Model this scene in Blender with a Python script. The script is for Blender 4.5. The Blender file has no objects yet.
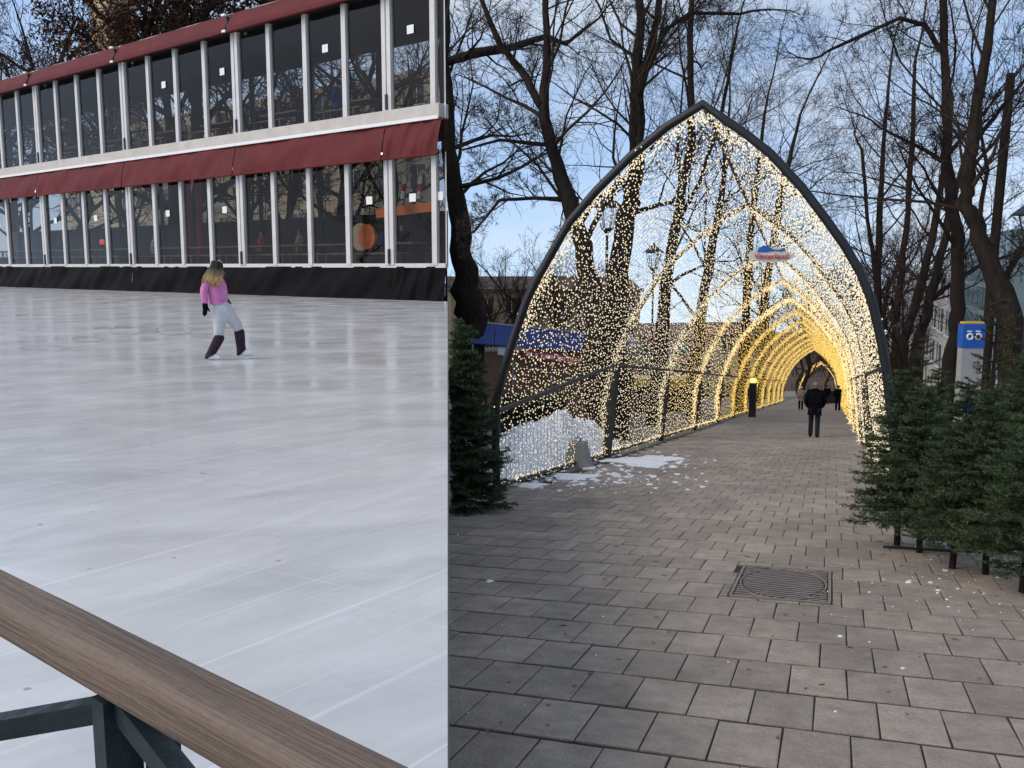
import bpy, math, random
import numpy as np
from mathutils import Vector, Matrix

rnd = random.Random(11)
S = bpy.context.scene
COL = S.collection
R_ = math.radians

# ------------------------------------------------------------------ camera, sky, sun, exposure
FPX, CX, CY = 900.0, 512.0, 384.0
PITCH = math.atan(118.5 / FPX)
EYE = Vector((0, 0, 1.3))
cam = bpy.data.cameras.new('camera'); camo = bpy.data.objects.new('camera', cam); COL.objects.link(camo)
cam.sensor_width = 36.0; cam.lens = 36.0 * FPX / 1024.0; cam.clip_start = 0.05; cam.clip_end = 4000
camo.location = EYE; camo.rotation_euler = (math.pi / 2 - PITCH, 0, 0)
S.camera = camo
S.view_settings.view_transform = 'Standard'; S.view_settings.look = 'None'
S.view_settings.exposure = 0.74; S.view_settings.gamma = 1
S.cycles.use_denoising = True
S.cycles.sample_clamp_indirect = 4.0
S.cycles.max_bounces = 6; S.cycles.transparent_max_bounces = 24

SUN_EL, SUN_AZ = R_(40), R_(250)          # azimuth clockwise from +Y: behind the camera to the left
w = bpy.data.worlds.new('World'); S.world = w; w.use_nodes = True
nt = w.node_tree; nt.nodes.clear()
def N(nt, t, **kw):
    n = nt.nodes.new(t)
    for k, v in kw.items(): setattr(n, k, v)
    return n
wo = N(nt, 'ShaderNodeOutputWorld'); bg = N(nt, 'ShaderNodeBackground'); bg.inputs[1].default_value = 0.15
sky = N(nt, 'ShaderNodeTexSky', sky_type='NISHITA', sun_disc=False, sun_elevation=SUN_EL, sun_rotation=SUN_AZ, altitude=50, air_density=1.0, dust_density=0.8, ozone_density=0.7)
geo = N(nt, 'ShaderNodeTexCoord'); sep = N(nt, 'ShaderNodeSeparateXYZ'); comb = N(nt, 'ShaderNodeCombineXYZ')
mx = N(nt, 'ShaderNodeMath', operation='MAXIMUM'); ad = N(nt, 'ShaderNodeMath', operation='ADD')
nt.links.new(geo.outputs['Generated'], sep.inputs[0])
nt.links.new(sep.outputs[2], ad.inputs[0]); ad.inputs[1].default_value = 0.22      # the ground falls away: the sky reaches below level
nt.links.new(ad.outputs[0], mx.inputs[0]); mx.inputs[1].default_value = 0.04
nt.links.new(sep.outputs[0], comb.inputs[0]); nt.links.new(sep.outputs[1], comb.inputs[1]); nt.links.new(mx.outputs[0], comb.inputs[2])
nt.links.new(comb.outputs[0], sky.inputs[0])
mp = N(nt, 'ShaderNodeMapping'); mp.inputs['Scale'].default_value = (1, 1, 2.4)
nt.links.new(geo.outputs['Generated'], mp.inputs[0])
no = N(nt, 'ShaderNodeTexNoise'); no.inputs['Scale'].default_value = 2.6; no.inputs['Detail'].default_value = 9; no.inputs['Roughness'].default_value = 0.6
nt.links.new(mp.outputs[0], no.inputs[0])
cr = N(nt, 'ShaderNodeValToRGB'); cr.color_ramp.elements[0].position = 0.42; cr.color_ramp.elements[1].position = 0.68
cr.color_ramp.elements[0].color = (0.14, 0.14, 0.14, 1); cr.color_ramp.elements[1].color = (0.85, 0.85, 0.85, 1)
nt.links.new(no.outputs[0], cr.inputs[0])
mxc = N(nt, 'ShaderNodeMix', data_type='RGBA'); mxc.inputs[7].default_value = (3.05, 3.3, 3.55, 1)
nt.links.new(cr.outputs[0], mxc.inputs[0]); nt.links.new(sky.outputs[0], mxc.inputs[6])
nt.links.new(mxc.outputs[2], bg.inputs[0]); nt.links.new(bg.outputs[0], wo.inputs[0])

sl = bpy.data.lights.new('sun', 'SUN'); sl.energy = 1.1; sl.angle = R_(30); sl.color = (1, 0.87, 0.72)
so = bpy.data.objects.new('sun', sl); COL.objects.link(so)
sd = Vector((math.sin(SUN_AZ) * math.cos(SUN_EL), math.cos(SUN_AZ) * math.cos(SUN_EL), math.sin(SUN_EL)))
so.rotation_euler = (-sd).to_track_quat('-Z', 'Y').to_euler(); so.location = (0, -5, 30)

# ------------------------------------------------------------------ geometry of the place
RGT = Vector((1, 0, 0)); FWD = Vector((0, math.cos(PITCH), -math.sin(PITCH))); UPV = Vector((0, math.sin(PITCH), math.cos(PITCH)))
def ray(px, py): return RGT * ((px - CX) / FPX) + UPV * ((CY - py) / FPX) + FWD
def at(px, py, d): return EYE + ray(px, py) * d
Z = Vector((0, 0, 1))
# the walk runs downhill, away from the rink terrace
_pd = (FWD - UPV * (2.0 / FPX)); SLOPE = -_pd.z / _pd.y
HP = 1.65; Z0 = EYE.z - HP * math.sqrt(1 + SLOPE * SLOPE)
def zp(y): return Z0 - SLOPE * y
def on_walk(px, py):
    r = ray(px, py); t = (Z0 - SLOPE * EYE.y - EYE.z) / (r.z + SLOPE * r.y)
    return EYE + r * t
def walk_at(px, d):
    p = at(px, 386, d); p.z = zp(p.y); return p
def on_ice(px, py, z=0.0):
    r = ray(px, py); return EYE + r * ((z - EYE.z) / r.z)
AX = (RGT * (320.0 / FPX) + _pd); AX.normalize()            # along the walk
BX = (RGT - AX * RGT.dot(AX)); BX.normalize()               # across the walk
NX = BX.cross(AX); NX.normalize()
O0 = Vector((0, 0, Z0))
def W2(a, b, h=0.0): return O0 + AX * a + BX * b + NX * h
def ab(p): q = p - O0; return q.dot(AX), q.dot(BX)

# ------------------------------------------------------------------ helpers
class MB:
    def __init__(s): s.v = []; s.f = []
    def add(s, vs, fs):
        o = len(s.v); s.v += [tuple(x) for x in vs]; s.f += [tuple(i + o for i in f) for f in fs]
    def box8(s, p): s.add(p, [(0, 3, 2, 1), (4, 5, 6, 7), (0, 1, 5, 4), (1, 2, 6, 5), (2, 3, 7, 6), (3, 0, 4, 7)])
    def box(s, o, ex, ey, ez):           # corner + three edge vectors
        o = Vector(o); s.box8([o, o + ex, o + ex + ey, o + ey, o + ez, o + ex + ez, o + ex + ey + ez, o + ey + ez])
    def cbox(s, c, ex, ey, ez):          # centre + full edge vectors
        s.box(Vector(c) - ex / 2 - ey / 2 - ez / 2, ex, ey, ez)
    def tube(s, pts, rad, n=6, cap=True):
        pts = [Vector(p) for p in pts]; k = len(pts)
        if not hasattr(rad, '__len__'): rad = [rad] * k
        o = len(s.v); ref = None
        for i, p in enumerate(pts):
            t = (pts[min(i + 1, k - 1)] - pts[max(i - 1, 0)])
            if t.length < 1e-9: t = Vector((0, 0, 1))
            t.normalize()
            if ref is None: ref = t.orthogonal().normalized()
            ref = ref - t * ref.dot(t)
            if ref.length < 1e-6: ref = t.orthogonal()
            ref.normalize(); b = t.cross(ref)
            for j in range(n):
                a = 2 * math.pi * j / n
                s.v.append(tuple(p + (ref * math.cos(a) + b * math.sin(a)) * rad[i]))
        for i in range(k - 1):
            for j in range(n):
                j2 = (j + 1) % n
                s.f.append((o + i * n + j, o + i * n + j2, o + (i + 1) * n + j2, o + (i + 1) * n + j))
        if cap:
            s.f.append(tuple(o + j for j in reversed(range(n)))); s.f.append(tuple(o + (k - 1) * n + j for j in range(n)))
    def lathe(s, c, prof, n=16, axis=None):
        c = Vector(c); o = len(s.v)
        for (r, z) in prof:
            for j in range(n):
                a = 2 * math.pi * j / n; s.v.append((c.x + r * math.cos(a), c.y + r * math.sin(a), c.z + z))
        for i in range(len(prof) - 1):
            for j in range(n):
                j2 = (j + 1) % n; s.f.append((o + i * n + j, o + i * n + j2, o + (i + 1) * n + j2, o + (i + 1) * n + j))
        s.f.append(tuple(o + j for j in reversed(range(n)))); s.f.append(tuple(o + (len(prof) - 1) * n + j for j in range(n)))
    def grid(s, fn, nu, nv):
        o = len(s.v)
        for i in range(nu + 1):
            for j in range(nv + 1): s.v.append(tuple(fn(i / nu, j / nv)))
        for i in range(nu):
            for j in range(nv):
                a = o + i * (nv + 1) + j; s.f.append((a, a + nv + 1, a + nv + 2, a + 1))
    def build(s, name, mat, parent=None, smooth=False):
        me = bpy.data.meshes.new(name)
        org = rootloc(parent) if parent is not None else Vector((0, 0, 0))
        v = np.array(s.v, dtype=np.float64).reshape(-1, 3)
        if parent is None and len(v):
            org = Vector((float(v[:, 0].mean()), float(v[:, 1].mean()), float(v[:, 2].min())))
        if len(v): v = v - np.array(org)
        me.from_pydata(v.tolist(), [], s.f)
        return mkobj(name, me, mat, parent, org, smooth)
def rootloc(o):
    l = Vector(o.location)
    while o.parent is not None: o = o.parent; l = l + o.location
    return l
def mkobj(name, me, mat, parent, org=None, smooth=False):
    if mat is not None and len(me.materials) == 0: me.materials.append(mat)
    if smooth: me.polygons.foreach_set('use_smooth', [True] * len(me.polygons))
    o = bpy.data.objects.new(name, me); COL.objects.link(o)
    if parent is not None: o.parent = parent
    elif org is not None: o.location = org
    return o
def tag(o, label=None, cat=None, group=None, kind=None):
    if label: o['label'] = label
    if cat: o['category'] = cat
    if group: o['group'] = group
    if kind: o['kind'] = kind
    return o
def thing(name, loc, label, cat, group=None):
    o = bpy.data.objects.new(name, None); COL.objects.link(o); o.location = loc; o.empty_display_size = 0.2
    return tag(o, label, cat, group)
def fast_mesh(name, V, F, k):
    """V (n,3), F (m,k) numpy -> mesh"""
    me = bpy.data.meshes.new(name)
    me.vertices.add(len(V)); me.vertices.foreach_set('co', np.ascontiguousarray(V, dtype=np.float32).ravel())
    m = len(F); me.loops.add(m * k); me.loops.foreach_set('vertex_index', np.ascontiguousarray(F, dtype=np.int32).ravel())
    me.polygons.add(m); me.polygons.foreach_set('loop_start', np.arange(0, m * k, k, dtype=np.int32))
    me.update(calc_edges=True); return me
def copy_tree(o, parent=None):
    c = o.copy(); COL.objects.link(c); c.parent = parent
    for ch in [x for x in bpy.data.objects if x.parent == o]: copy_tree(ch, c)
    return c

# ------------------------------------------------------------------ materials
def lin(r, g, b): return tuple(((x / 255) / 12.92 if x / 255 < 0.04045 else ((x / 255 + 0.055) / 1.055) ** 2.4) for x in (r, g, b)) + (1,)
def mat(name, col, rough=0.7, var=0.25, scale=8.0, bump=0.0, bscale=40.0, spec=0.4, metal=0.0, col2=None, stretch=None, rand=0.0, speck=0.0, world=False):
    m = bpy.data.materials.new(name); m.use_nodes = True; t = m.node_tree; b = t.nodes['Principled BSDF']
    b.inputs['Roughness'].default_value = rough; b.inputs['Specular IOR Level'].default_value = spec; b.inputs['Metallic'].default_value = metal
    tc = N(t, 'ShaderNodeTexCoord'); vec = tc.outputs['Object']
    if world: vec = N(t, 'ShaderNodeNewGeometry').outputs['Position']
    vec0 = vec
    if stretch:
        mp = N(t, 'ShaderNodeMapping'); mp.vector_type = 'TEXTURE'; mp.inputs['Scale'].default_value = tuple(1 / x for x in stretch[:3])
        if len(stretch) > 3: mp.inputs['Rotation'].default_value = (0, 0, stretch[3])
        t.links.new(vec, mp.inputs[0]); vec = mp.outputs[0]
    n = N(t, 'ShaderNodeTexNoise'); n.inputs['Scale'].default_value = scale; n.inputs['Detail'].default_value = 6; n.inputs['Roughness'].default_value = 0.65
    t.links.new(vec, n.inputs[0])
    r = N(t, 'ShaderNodeValToRGB'); r.color_ramp.elements[0].position = 0.3; r.color_ramp.elements[1].position = 0.7
    c2 = col2 or tuple(x * (1 + var) for x in col[:3]) + (1,)
    c1 = tuple(x * (1 - var) for x in col[:3]) + (1,) if not col2 else col
    r.color_ramp.elements[0].color = c1[:3] + (1,); r.color_ramp.elements[1].color = tuple(min(x, 0.95) for x in c2[:3]) + (1,)
    t.links.new(n.outputs[0], r.inputs[0]); out = r.outputs[0]
    if rand:
        oi = N(t, 'ShaderNodeObjectInfo'); gi = N(t, 'ShaderNodeNewGeometry'); a = N(t, 'ShaderNodeMath', operation='ADD'); fr = N(t, 'ShaderNodeMath', operation='FRACT')
        t.links.new(oi.outputs['Random'], a.inputs[0]); t.links.new(gi.outputs['Random Per Island'], a.inputs[1]); t.links.new(a.outputs[0], fr.inputs[0])
        mr = N(t, 'ShaderNodeMapRange'); mr.inputs[3].default_value = 1 - rand; mr.inputs[4].default_value = 1 + rand; t.links.new(fr.outputs[0], mr.inputs[0])
        hs = N(t, 'ShaderNodeHueSaturation'); t.links.new(out, hs.inputs['Color']); t.links.new(mr.outputs[0], hs.inputs['Value']); out = hs.outputs[0]
    if speck:
        n3 = N(t, 'ShaderNodeTexNoise'); n3.inputs['Scale'].default_value = 95; n3.inputs['Detail'].default_value = 4; n3.inputs['Roughness'].default_value = 0.8; t.links.new(vec0, n3.inputs[0])
        m3 = N(t, 'ShaderNodeMapRange'); m3.inputs[1].default_value = 0.3; m3.inputs[2].default_value = 0.7; m3.inputs[3].default_value = 1 - speck; m3.inputs[4].default_value = 1 + speck; t.links.new(n3.outputs[0], m3.inputs[0])
        h3 = N(t, 'ShaderNodeHueSaturation'); t.links.new(out, h3.inputs['Color']); t.links.new(m3.outputs[0], h3.inputs['Value']); out = h3.outputs[0]
    if world:
        n4 = N(t, 'ShaderNodeTexNoise'); n4.inputs['Scale'].default_value = 0.75; n4.inputs['Detail'].default_value = 7; n4.inputs['Roughness'].default_value = 0.7; n4.inputs['Distortion'].default_value = 0.6; t.links.new(vec0, n4.inputs[0])
        m4 = N(t, 'ShaderNodeMapRange'); m4.inputs[1].default_value = 0.35; m4.inputs[2].default_value = 0.62; m4.inputs[3].default_value = 0.74; m4.inputs[4].default_value = 1.08; t.links.new(n4.outputs[0], m4.inputs[0])
        h4 = N(t, 'ShaderNodeHueSaturation'); t.links.new(out, h4.inputs['Color']); t.links.new(m4.outputs[0], h4.inputs['Value']); out = h4.outputs[0]
    t.links.new(out, b.inputs['Base Color'])
    if bump:
        n2 = N(t, 'ShaderNodeTexNoise'); n2.inputs['Scale'].default_value = bscale; n2.inputs['Detail'].default_value = 5
        t.links.new(vec, n2.inputs[0])
        bp = N(t, 'ShaderNodeBump'); bp.inputs['Strength'].default_value = bump; bp.inputs['Distance'].default_value = 0.02
        t.links.new(n2.outputs[0], bp.inputs['Height']); t.links.new(bp.outputs[0], b.inputs['Normal'])
    return m
def emit(name, col, strength):
    m = bpy.data.materials.new(name); m.use_nodes = True; t = m.node_tree; b = t.nodes['Principled BSDF']
    b.inputs['Base Color'].default_value = (0.5, 0.45, 0.35, 1); b.inputs['Emission Color'].default_value = col; b.inputs['Emission Strength'].default_value = strength
    m.cycles.emission_sampling = 'NONE'
    return m
def glass(name, tint, refl=1.0):
    m = bpy.data.materials.new(name); m.use_nodes = True; t = m.node_tree; t.nodes.clear()
    o = N(t, 'ShaderNodeOutputMaterial'); mix = N(t, 'ShaderNodeMixShader'); tr = N(t, 'ShaderNodeBsdfTransparent'); g = N(t, 'ShaderNodeBsdfGlossy'); lw = N(t, 'ShaderNodeLayerWeight')
    tr.inputs[0].default_value = tint; g.inputs['Roughness'].default_value = 0.015; g.inputs[0].default_value = (refl, refl, refl, 1); lw.inputs[0].default_value = 0.5
    pw_ = N(t, 'ShaderNodeMath', operation='POWER'); pw_.inputs[1].default_value = 4.0; t.links.new(lw.outputs['Facing'], pw_.inputs[0])
    fr = N(t, 'ShaderNodeMath', operation='MULTIPLY_ADD'); fr.inputs[1].default_value = 0.9; fr.inputs[2].default_value = 0.035; t.links.new(pw_.outputs[0], fr.inputs[0])
    tc = N(t, 'ShaderNodeTexCoord'); no = N(t, 'ShaderNodeTexNoise'); no.inputs['Scale'].default_value = 0.8
    bp = N(t, 'ShaderNodeBump'); bp.inputs['Strength'].default_value = 0.06; bp.inputs['Distance'].default_value = 0.05
    t.links.new(tc.outputs['Object'], no.inputs[0]); t.links.new(no.outputs[0], bp.inputs['Height']); t.links.new(bp.outputs[0], g.inputs['Normal'])
    t.links.new(fr.outputs[0], mix.inputs[0]); t.links.new(tr.outputs[0], mix.inputs[1]); t.links.new(g.outputs[0], mix.inputs[2]); t.links.new(mix.outputs[0], o.inputs[0])
    return m
M = {}
M['bark'] = mat('bark', (0.024, 0.019, 0.0155, 1), 0.95, 0.45, 6, 0.8, 18, 0.1, stretch=(1, 1, 0.3))
M['twig'] = mat('twig', (0.034, 0.025, 0.020, 1), 0.95, 0.3, 3, spec=0.1)
M['twig_brown'] = mat('twig_brown', (0.055, 0.034, 0.025, 1), 0.95, 0.3, 3, spec=0.1)
M['leaf_brown'] = mat('leaf_brown', (0.085, 0.040, 0.022, 1), 0.9, 0.4, 2, spec=0.1, rand=0.5)
M['leaf_orange'] = mat('leaf_orange', (0.30, 0.10, 0.025, 1), 0.9, 0.3, 2, spec=0.1, rand=0.5)
M['needle'] = mat('needle', (0.036, 0.060, 0.026, 1), 0.75, 0.6, 4, spec=0.25, rand=0.55)
M['needle_tip'] = mat('needle_tip', (0.062, 0.092, 0.040, 1), 0.7, 0.4, 4, spec=0.3, rand=0.45)
M['needle_olive'] = mat('needle_olive', (0.060, 0.058, 0.028, 1), 0.8, 0.35, 3, spec=0.2, rand=0.5)
M['stone'] = mat('paving_stone', (0.315, 0.262, 0.212, 1), 0.82, 0.20, 7, 0.5, 45, 0.3, rand=0.13, speck=0.24, world=True)
M['joint'] = mat('joint_soil', (0.036, 0.030, 0.025, 1), 0.95, 0.3, 10, 0.4, 50)
M['ground'] = mat('ground', (0.20, 0.175, 0.15, 1), 0.9, 0.3, 0.6, 0.3, 12)
M['concrete'] = mat('concrete', (0.25, 0.245, 0.235, 1), 0.85, 0.2, 3, 0.3, 30)
M['iron'] = mat('cast_iron', (0.21, 0.175, 0.145, 1), 0.6, 0.25, 9, 0.2, 80, 0.5)
M['iron_lid'] = mat('lid_iron', (0.012, 0.010, 0.009, 1), 0.7, 0.25, 9)
M['iron_dark'] = mat('iron_gap', (0.02, 0.018, 0.016, 1), 0.9, 0.3, 9)
M['black_steel'] = mat('black_steel', (0.008, 0.009, 0.011, 1), 0.5, 0.25, 12, 0.05, 60, 0.5)
M['rust_steel'] = mat('dark_steel', (0.030, 0.026, 0.022, 1), 0.6, 0.4, 12, 0.1, 60, 0.4)
M['green_steel'] = mat('green_steel', (0.020, 0.032, 0.036, 1), 0.4, 0.3, 14, 0.15, 60, 0.5)
M['snow'] = mat('snow', (0.78, 0.79, 0.80, 1), 0.75, 0.10, 5, 0.6, 14, 0.3)
M['red_canvas'] = mat('red_canvas', (0.115, 0.015, 0.016, 1), 0.65, 0.18, 1.2, 0.8, 1.6, 0.2)
M['white_frame'] = mat('white_frame', (0.60, 0.58, 0.56, 1), 0.5, 0.08, 2, spec=0.4)
M['ledge'] = mat('cream_ledge', (0.52, 0.48, 0.43, 1), 0.6, 0.12, 1.5)
M['black_canvas'] = mat('black_canvas', (0.0045, 0.0042, 0.005, 1), 0.7, 0.3, 2, 0.4, 4, 0.10)
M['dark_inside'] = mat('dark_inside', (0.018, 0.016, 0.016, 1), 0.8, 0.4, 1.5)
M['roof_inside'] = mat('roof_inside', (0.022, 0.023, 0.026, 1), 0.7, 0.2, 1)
M['glass'] = glass('pane_glass', (0.78, 0.78, 0.78, 1), 0.28)
M['lamp_glass'] = glass('lamp_glass', (0.86, 0.88, 0.9, 1))
M['paper'] = mat('white_paper', (0.78, 0.78, 0.78, 1), 0.8, 0.03, 5)
M['wood'] = mat('rail_wood', (0.135, 0.097, 0.071, 1), 0.6, 0.45, 7, 0.35, 26, 0.3, col2=(0.20, 0.148, 0.110, 1), stretch=(0.35, 8, 8, 0.0), speck=0.12)
M['dark_wood'] = mat('dark_wood', (0.055, 0.028, 0.018, 1), 0.7, 0.5, 2.5, stretch=(3, 3, 0.6))
M['bench_wood'] = mat('bench_wood', (0.22, 0.13, 0.075, 1), 0.6, 0.3, 4, stretch=(1, 6, 6))
M['red_paint'] = mat('red_paint', (0.30, 0.025, 0.022, 1), 0.5, 0.2, 3)
M['orange'] = mat('orange_banner', (0.72, 0.19, 0.055, 1), 0.6, 0.1, 2)
M['white_paint'] = mat('white_paint', (0.78, 0.78, 0.76, 1), 0.5, 0.06, 4)
M['blue_paint'] = mat('blue_paint', (0.012, 0.10, 0.42, 1), 0.35, 0.08, 2)
M['blue_awning'] = mat('blue_awning', (0.020, 0.055, 0.24, 1), 0.6, 0.15, 1)
M['red_sign'] = mat('red_sign', (0.55, 0.03, 0.03, 1), 0.5, 0.1, 2)
M['yellow'] = mat('yellow', (0.68, 0.42, 0.06, 1), 0.5, 0.1, 2)
M['grey_metal'] = mat('grey_metal', (0.34, 0.34, 0.34, 1), 0.4, 0.08, 3)
M['teal_glass'] = mat('teal_glass', (0.055, 0.13, 0.14, 1), 0.12, 0.35, 0.3, spec=0.8)
M['teal_frame'] = mat('teal_frame', (0.20, 0.27, 0.28, 1), 0.5, 0.1, 1)
M['facade_white'] = mat('facade_white', (0.50, 0.50, 0.50, 1), 0.8, 0.08, 0.4)
M['facade_ochre'] = mat('facade_ochre', (0.46, 0.34, 0.20, 1), 0.85, 0.15, 0.4)
M['facade_cream'] = mat('facade_cream', (0.52, 0.44, 0.30, 1), 0.85, 0.12, 0.4)
M['window_dark'] = mat('window_dark', (0.06, 0.065, 0.075, 1), 0.15, 0.3, 0.5, spec=0.7)
M['roof_slate'] = mat('roof_slate', (0.13, 0.085, 0.065, 1), 0.8, 0.2, 1)
M['skin'] = mat('skin', (0.50, 0.29, 0.21, 1), 0.6, 0.06, 10)
M['pink'] = mat('pink_jacket', (0.62, 0.20, 0.42, 1), 0.75, 0.22, 9, 1.0, 14)
M['pale_cloth'] = mat('pale_trousers', (0.52, 0.52, 0.53, 1), 0.8, 0.14, 9, 1.0, 12)
M['plum'] = mat('plum_legwarmer', (0.030, 0.014, 0.030, 1), 0.9, 0.25, 30, 0.6, 80)
M['black_cloth'] = mat('black_cloth', (0.0045, 0.0045, 0.006, 1), 0.9, 0.3, 15, 0.4, 30, 0.08)
M['denim'] = mat('dark_denim', (0.012, 0.013, 0.018, 1), 0.9, 0.25, 20)
M['grey_hair'] = mat('grey_hair', (0.20, 0.18, 0.16, 1), 0.7, 0.2, 20)
M['dark_hair'] = mat('dark_hair', (0.012, 0.009, 0.008, 1), 0.5, 0.3, 20)
M['beige_cloth'] = mat('beige_cloth', (0.30, 0.25, 0.20, 1), 0.85, 0.15, 12)
M['blue_cloth'] = mat('blue_cloth', (0.018, 0.045, 0.20, 1), 0.8, 0.15, 12)
M['steel'] = mat('blade_steel', (0.55, 0.56, 0.58, 1), 0.25, 0.05, 5, metal=0.9)
M['skate_white'] = mat('skate_white', (0.74, 0.74, 0.74, 1), 0.5, 0.05, 8)
M['teal_toy'] = mat('teal_toy', (0.07, 0.30, 0.30, 1), 0.5, 0.3, 1.5)
M['red_toy'] = mat('red_toy', (0.50, 0.06, 0.05, 1), 0.5, 0.3, 1.5)
M['pink_toy'] = mat('pink_toy', (0.50, 0.24, 0.30, 1), 0.5, 0.3, 1.5)
M['hedge'] = mat('hedge', (0.020, 0.035, 0.016, 1), 0.85, 0.4, 2, rand=0.5)
M['bulb_white'] = emit('bulb_warm_white', (1.0, 0.81, 0.50, 1), 0.56)
M['bulb_gold'] = emit('bulb_gold', (1.0, 0.63, 0.10, 1), 0.52)
M['bulb_mid'] = emit('bulb_mid', (1.0, 0.72, 0.30, 1), 0.62)
M['led'] = emit('lamp_led', (1, 0.9, 0.75, 1), 2.0)
M['hairgrad'] = mat('ombre_hair', (0.44, 0.29, 0.14, 1), 0.6, 0.25, 25)
# hair darkens towards the crown of the head (dyed lengths)
t = M['hairgrad'].node_tree; b = t.nodes['Principled BSDF']
tc = N(t, 'ShaderNodeTexCoord'); sp = N(t, 'ShaderNodeSeparateXYZ'); t.links.new(tc.outputs['Object'], sp.inputs[0])
mr = N(t, 'ShaderNodeMapRange'); mr.inputs[1].default_value = 1.11; mr.inputs[2].default_value = 1.27; t.links.new(sp.outputs[2], mr.inputs[0])
mxh = N(t, 'ShaderNodeMix', data_type='RGBA'); t.links.new(mr.outputs[0], mxh.inputs[0]); mxh.inputs[7].default_value = (0.010, 0.008, 0.007, 1)
t.links.new(b.inputs['Base Color'].links[0].from_socket, mxh.inputs[6]); t.links.new(mxh.outputs[2], b.inputs['Base Color'])

# ice: milky, scratched, semi gloss
def ice_mat():
    m = bpy.data.materials.new('rink_ice'); m.use_nodes = True; t = m.node_tree; b = t.nodes['Principled BSDF']
    b.inputs['Specular IOR Level'].default_value = 0.5
    tc = N(t, 'ShaderNodeTexCoord')
    def noise(scale, det, st, rot=0.0, dist=0.0):
        mp = N(t, 'ShaderNodeMapping'); mp.vector_type = 'TEXTURE'; mp.inputs['Scale'].default_value = tuple(1 / x for x in st); mp.inputs['Rotation'].default_value = (0, 0, rot)
        t.links.new(tc.outputs['Object'], mp.inputs[0])
        n = N(t, 'ShaderNodeTexNoise'); n.inputs['Scale'].default_value = scale; n.inputs['Detail'].default_value = det; n.inputs['Distortion'].default_value = dist
        n.inputs['Roughness'].default_value = 0.6
        t.links.new(mp.outputs[0], n.inputs[0]); return n.outputs[0]
    def ramp(x, p0, p1, c0, c1):
        r = N(t, 'ShaderNodeValToRGB'); r.color_ramp.elements[0].position = p0; r.color_ramp.elements[1].position = p1
        r.color_ramp.elements[0].color = c0; r.color_ramp.elements[1].color = c1; t.links.new(x, r.inputs[0]); return r.outputs[0]
    def mixc(f, a, bcol, mode='MIX'):
        mxx = N(t, 'ShaderNodeMix', data_type='RGBA', blend_type=mode)
        if hasattr(f, 'links') or not isinstance(f, float): t.links.new(f, mxx.inputs[0])
        else: mxx.inputs[0].default_value = f
        for i, c in ((6, a), (7, bcol)):
            if isinstance(c, tuple): mxx.inputs[i].default_value = c
            else: t.links.new(c, mxx.inputs[i])
        return mxx.outputs[2]
    base = ramp(noise(0.9, 9, (0.6, 1.6, 1), 0.3, 1.0), 0.32, 0.68, (0.52, 0.52, 0.505, 1), (0.69, 0.68, 0.655, 1))
    s1 = ramp(noise(1.0, 5, (0.5, 1.9, 1), 0.9, 2.2), 0.50, 0.68, (0, 0, 0, 1), (0.30, 0.30, 0.30, 1))
    s2 = ramp(noise(1.0, 5, (0.4, 3.4, 1), -0.75, 1.4), 0.56, 0.70, (0, 0, 0, 1), (0.13, 0.13, 0.13, 1))
    c = mixc(s1, base, (0.86, 0.86, 0.86, 1)); c = mixc(s2, c, (0.36, 0.39, 0.45, 1))
    hair = ramp(noise(1.3, 2, (0.16, 30, 1), 0.9, 0.9), 0.63, 0.67, (0, 0, 0, 1), (0.35, 0.35, 0.35, 1))
    hair2 = ramp(noise(1.3, 2, (0.2, 34, 1), -0.5, 1.2), 0.64, 0.68, (0, 0, 0, 1), (0.30, 0.30, 0.30, 1))
    c = mixc(hair, c, (0.88, 0.88, 0.88, 1)); c = mixc(hair2, c, (0.86, 0.86, 0.87, 1))
    dirt = ramp(noise(0.22, 4, (1, 1, 1), 0, 0.5), 0.66, 0.80, (0, 0, 0, 1), (0.25, 0.25, 0.25, 1))
    c = mixc(dirt, c, (0.30, 0.27, 0.26, 1))
    sp_ = ramp(noise(9.0, 1, (1, 1, 1)), 0.76, 0.79, (0, 0, 0, 1), (0.6, 0.6, 0.6, 1))
    c = mixc(sp_, c, (0.16, 0.14, 0.13, 1))
    t.links.new(c, b.inputs['Base Color'])
    rr = N(t, 'ShaderNodeMapRange'); rr.inputs[1].default_value = 0.3; rr.inputs[2].default_value = 0.7; rr.inputs[3].default_value = 0.11; rr.inputs[4].default_value = 0.30
    t.links.new(noise(0.8, 5, (1, 1, 1)), rr.inputs[0]); t.links.new(rr.outputs[0], b.inputs['Roughness'])
    bp = N(t, 'ShaderNodeBump'); bp.inputs['Strength'].default_value = 0.10; bp.inputs['Distance'].default_value = 0.01
    t.links.new(noise(6, 4, (1, 1, 1)), bp.inputs['Height']); t.links.new(bp.outputs[0], b.inputs['Normal'])
    return m
M['ice'] = ice_mat()
M['ice_paint'] = mat('ice_paint', (0.36, 0.34, 0.44, 1), 0.25, 0.25, 0.9, col2=(0.62, 0.615, 0.63, 1))

# ------------------------------------------------------------------ ground, walk, rink terrace
mb = MB()
def gp(x, y, h=0.0): return (x, y, zp(y) + h)
mb.grid(lambda u, v: gp(-260 + 620 * u, -12 + 900 * v), 4, 6)
tag(mb.build('ground', M['ground']), 'brown grey trodden ground sloping away beside the walk', 'ground', kind='structure')

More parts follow.
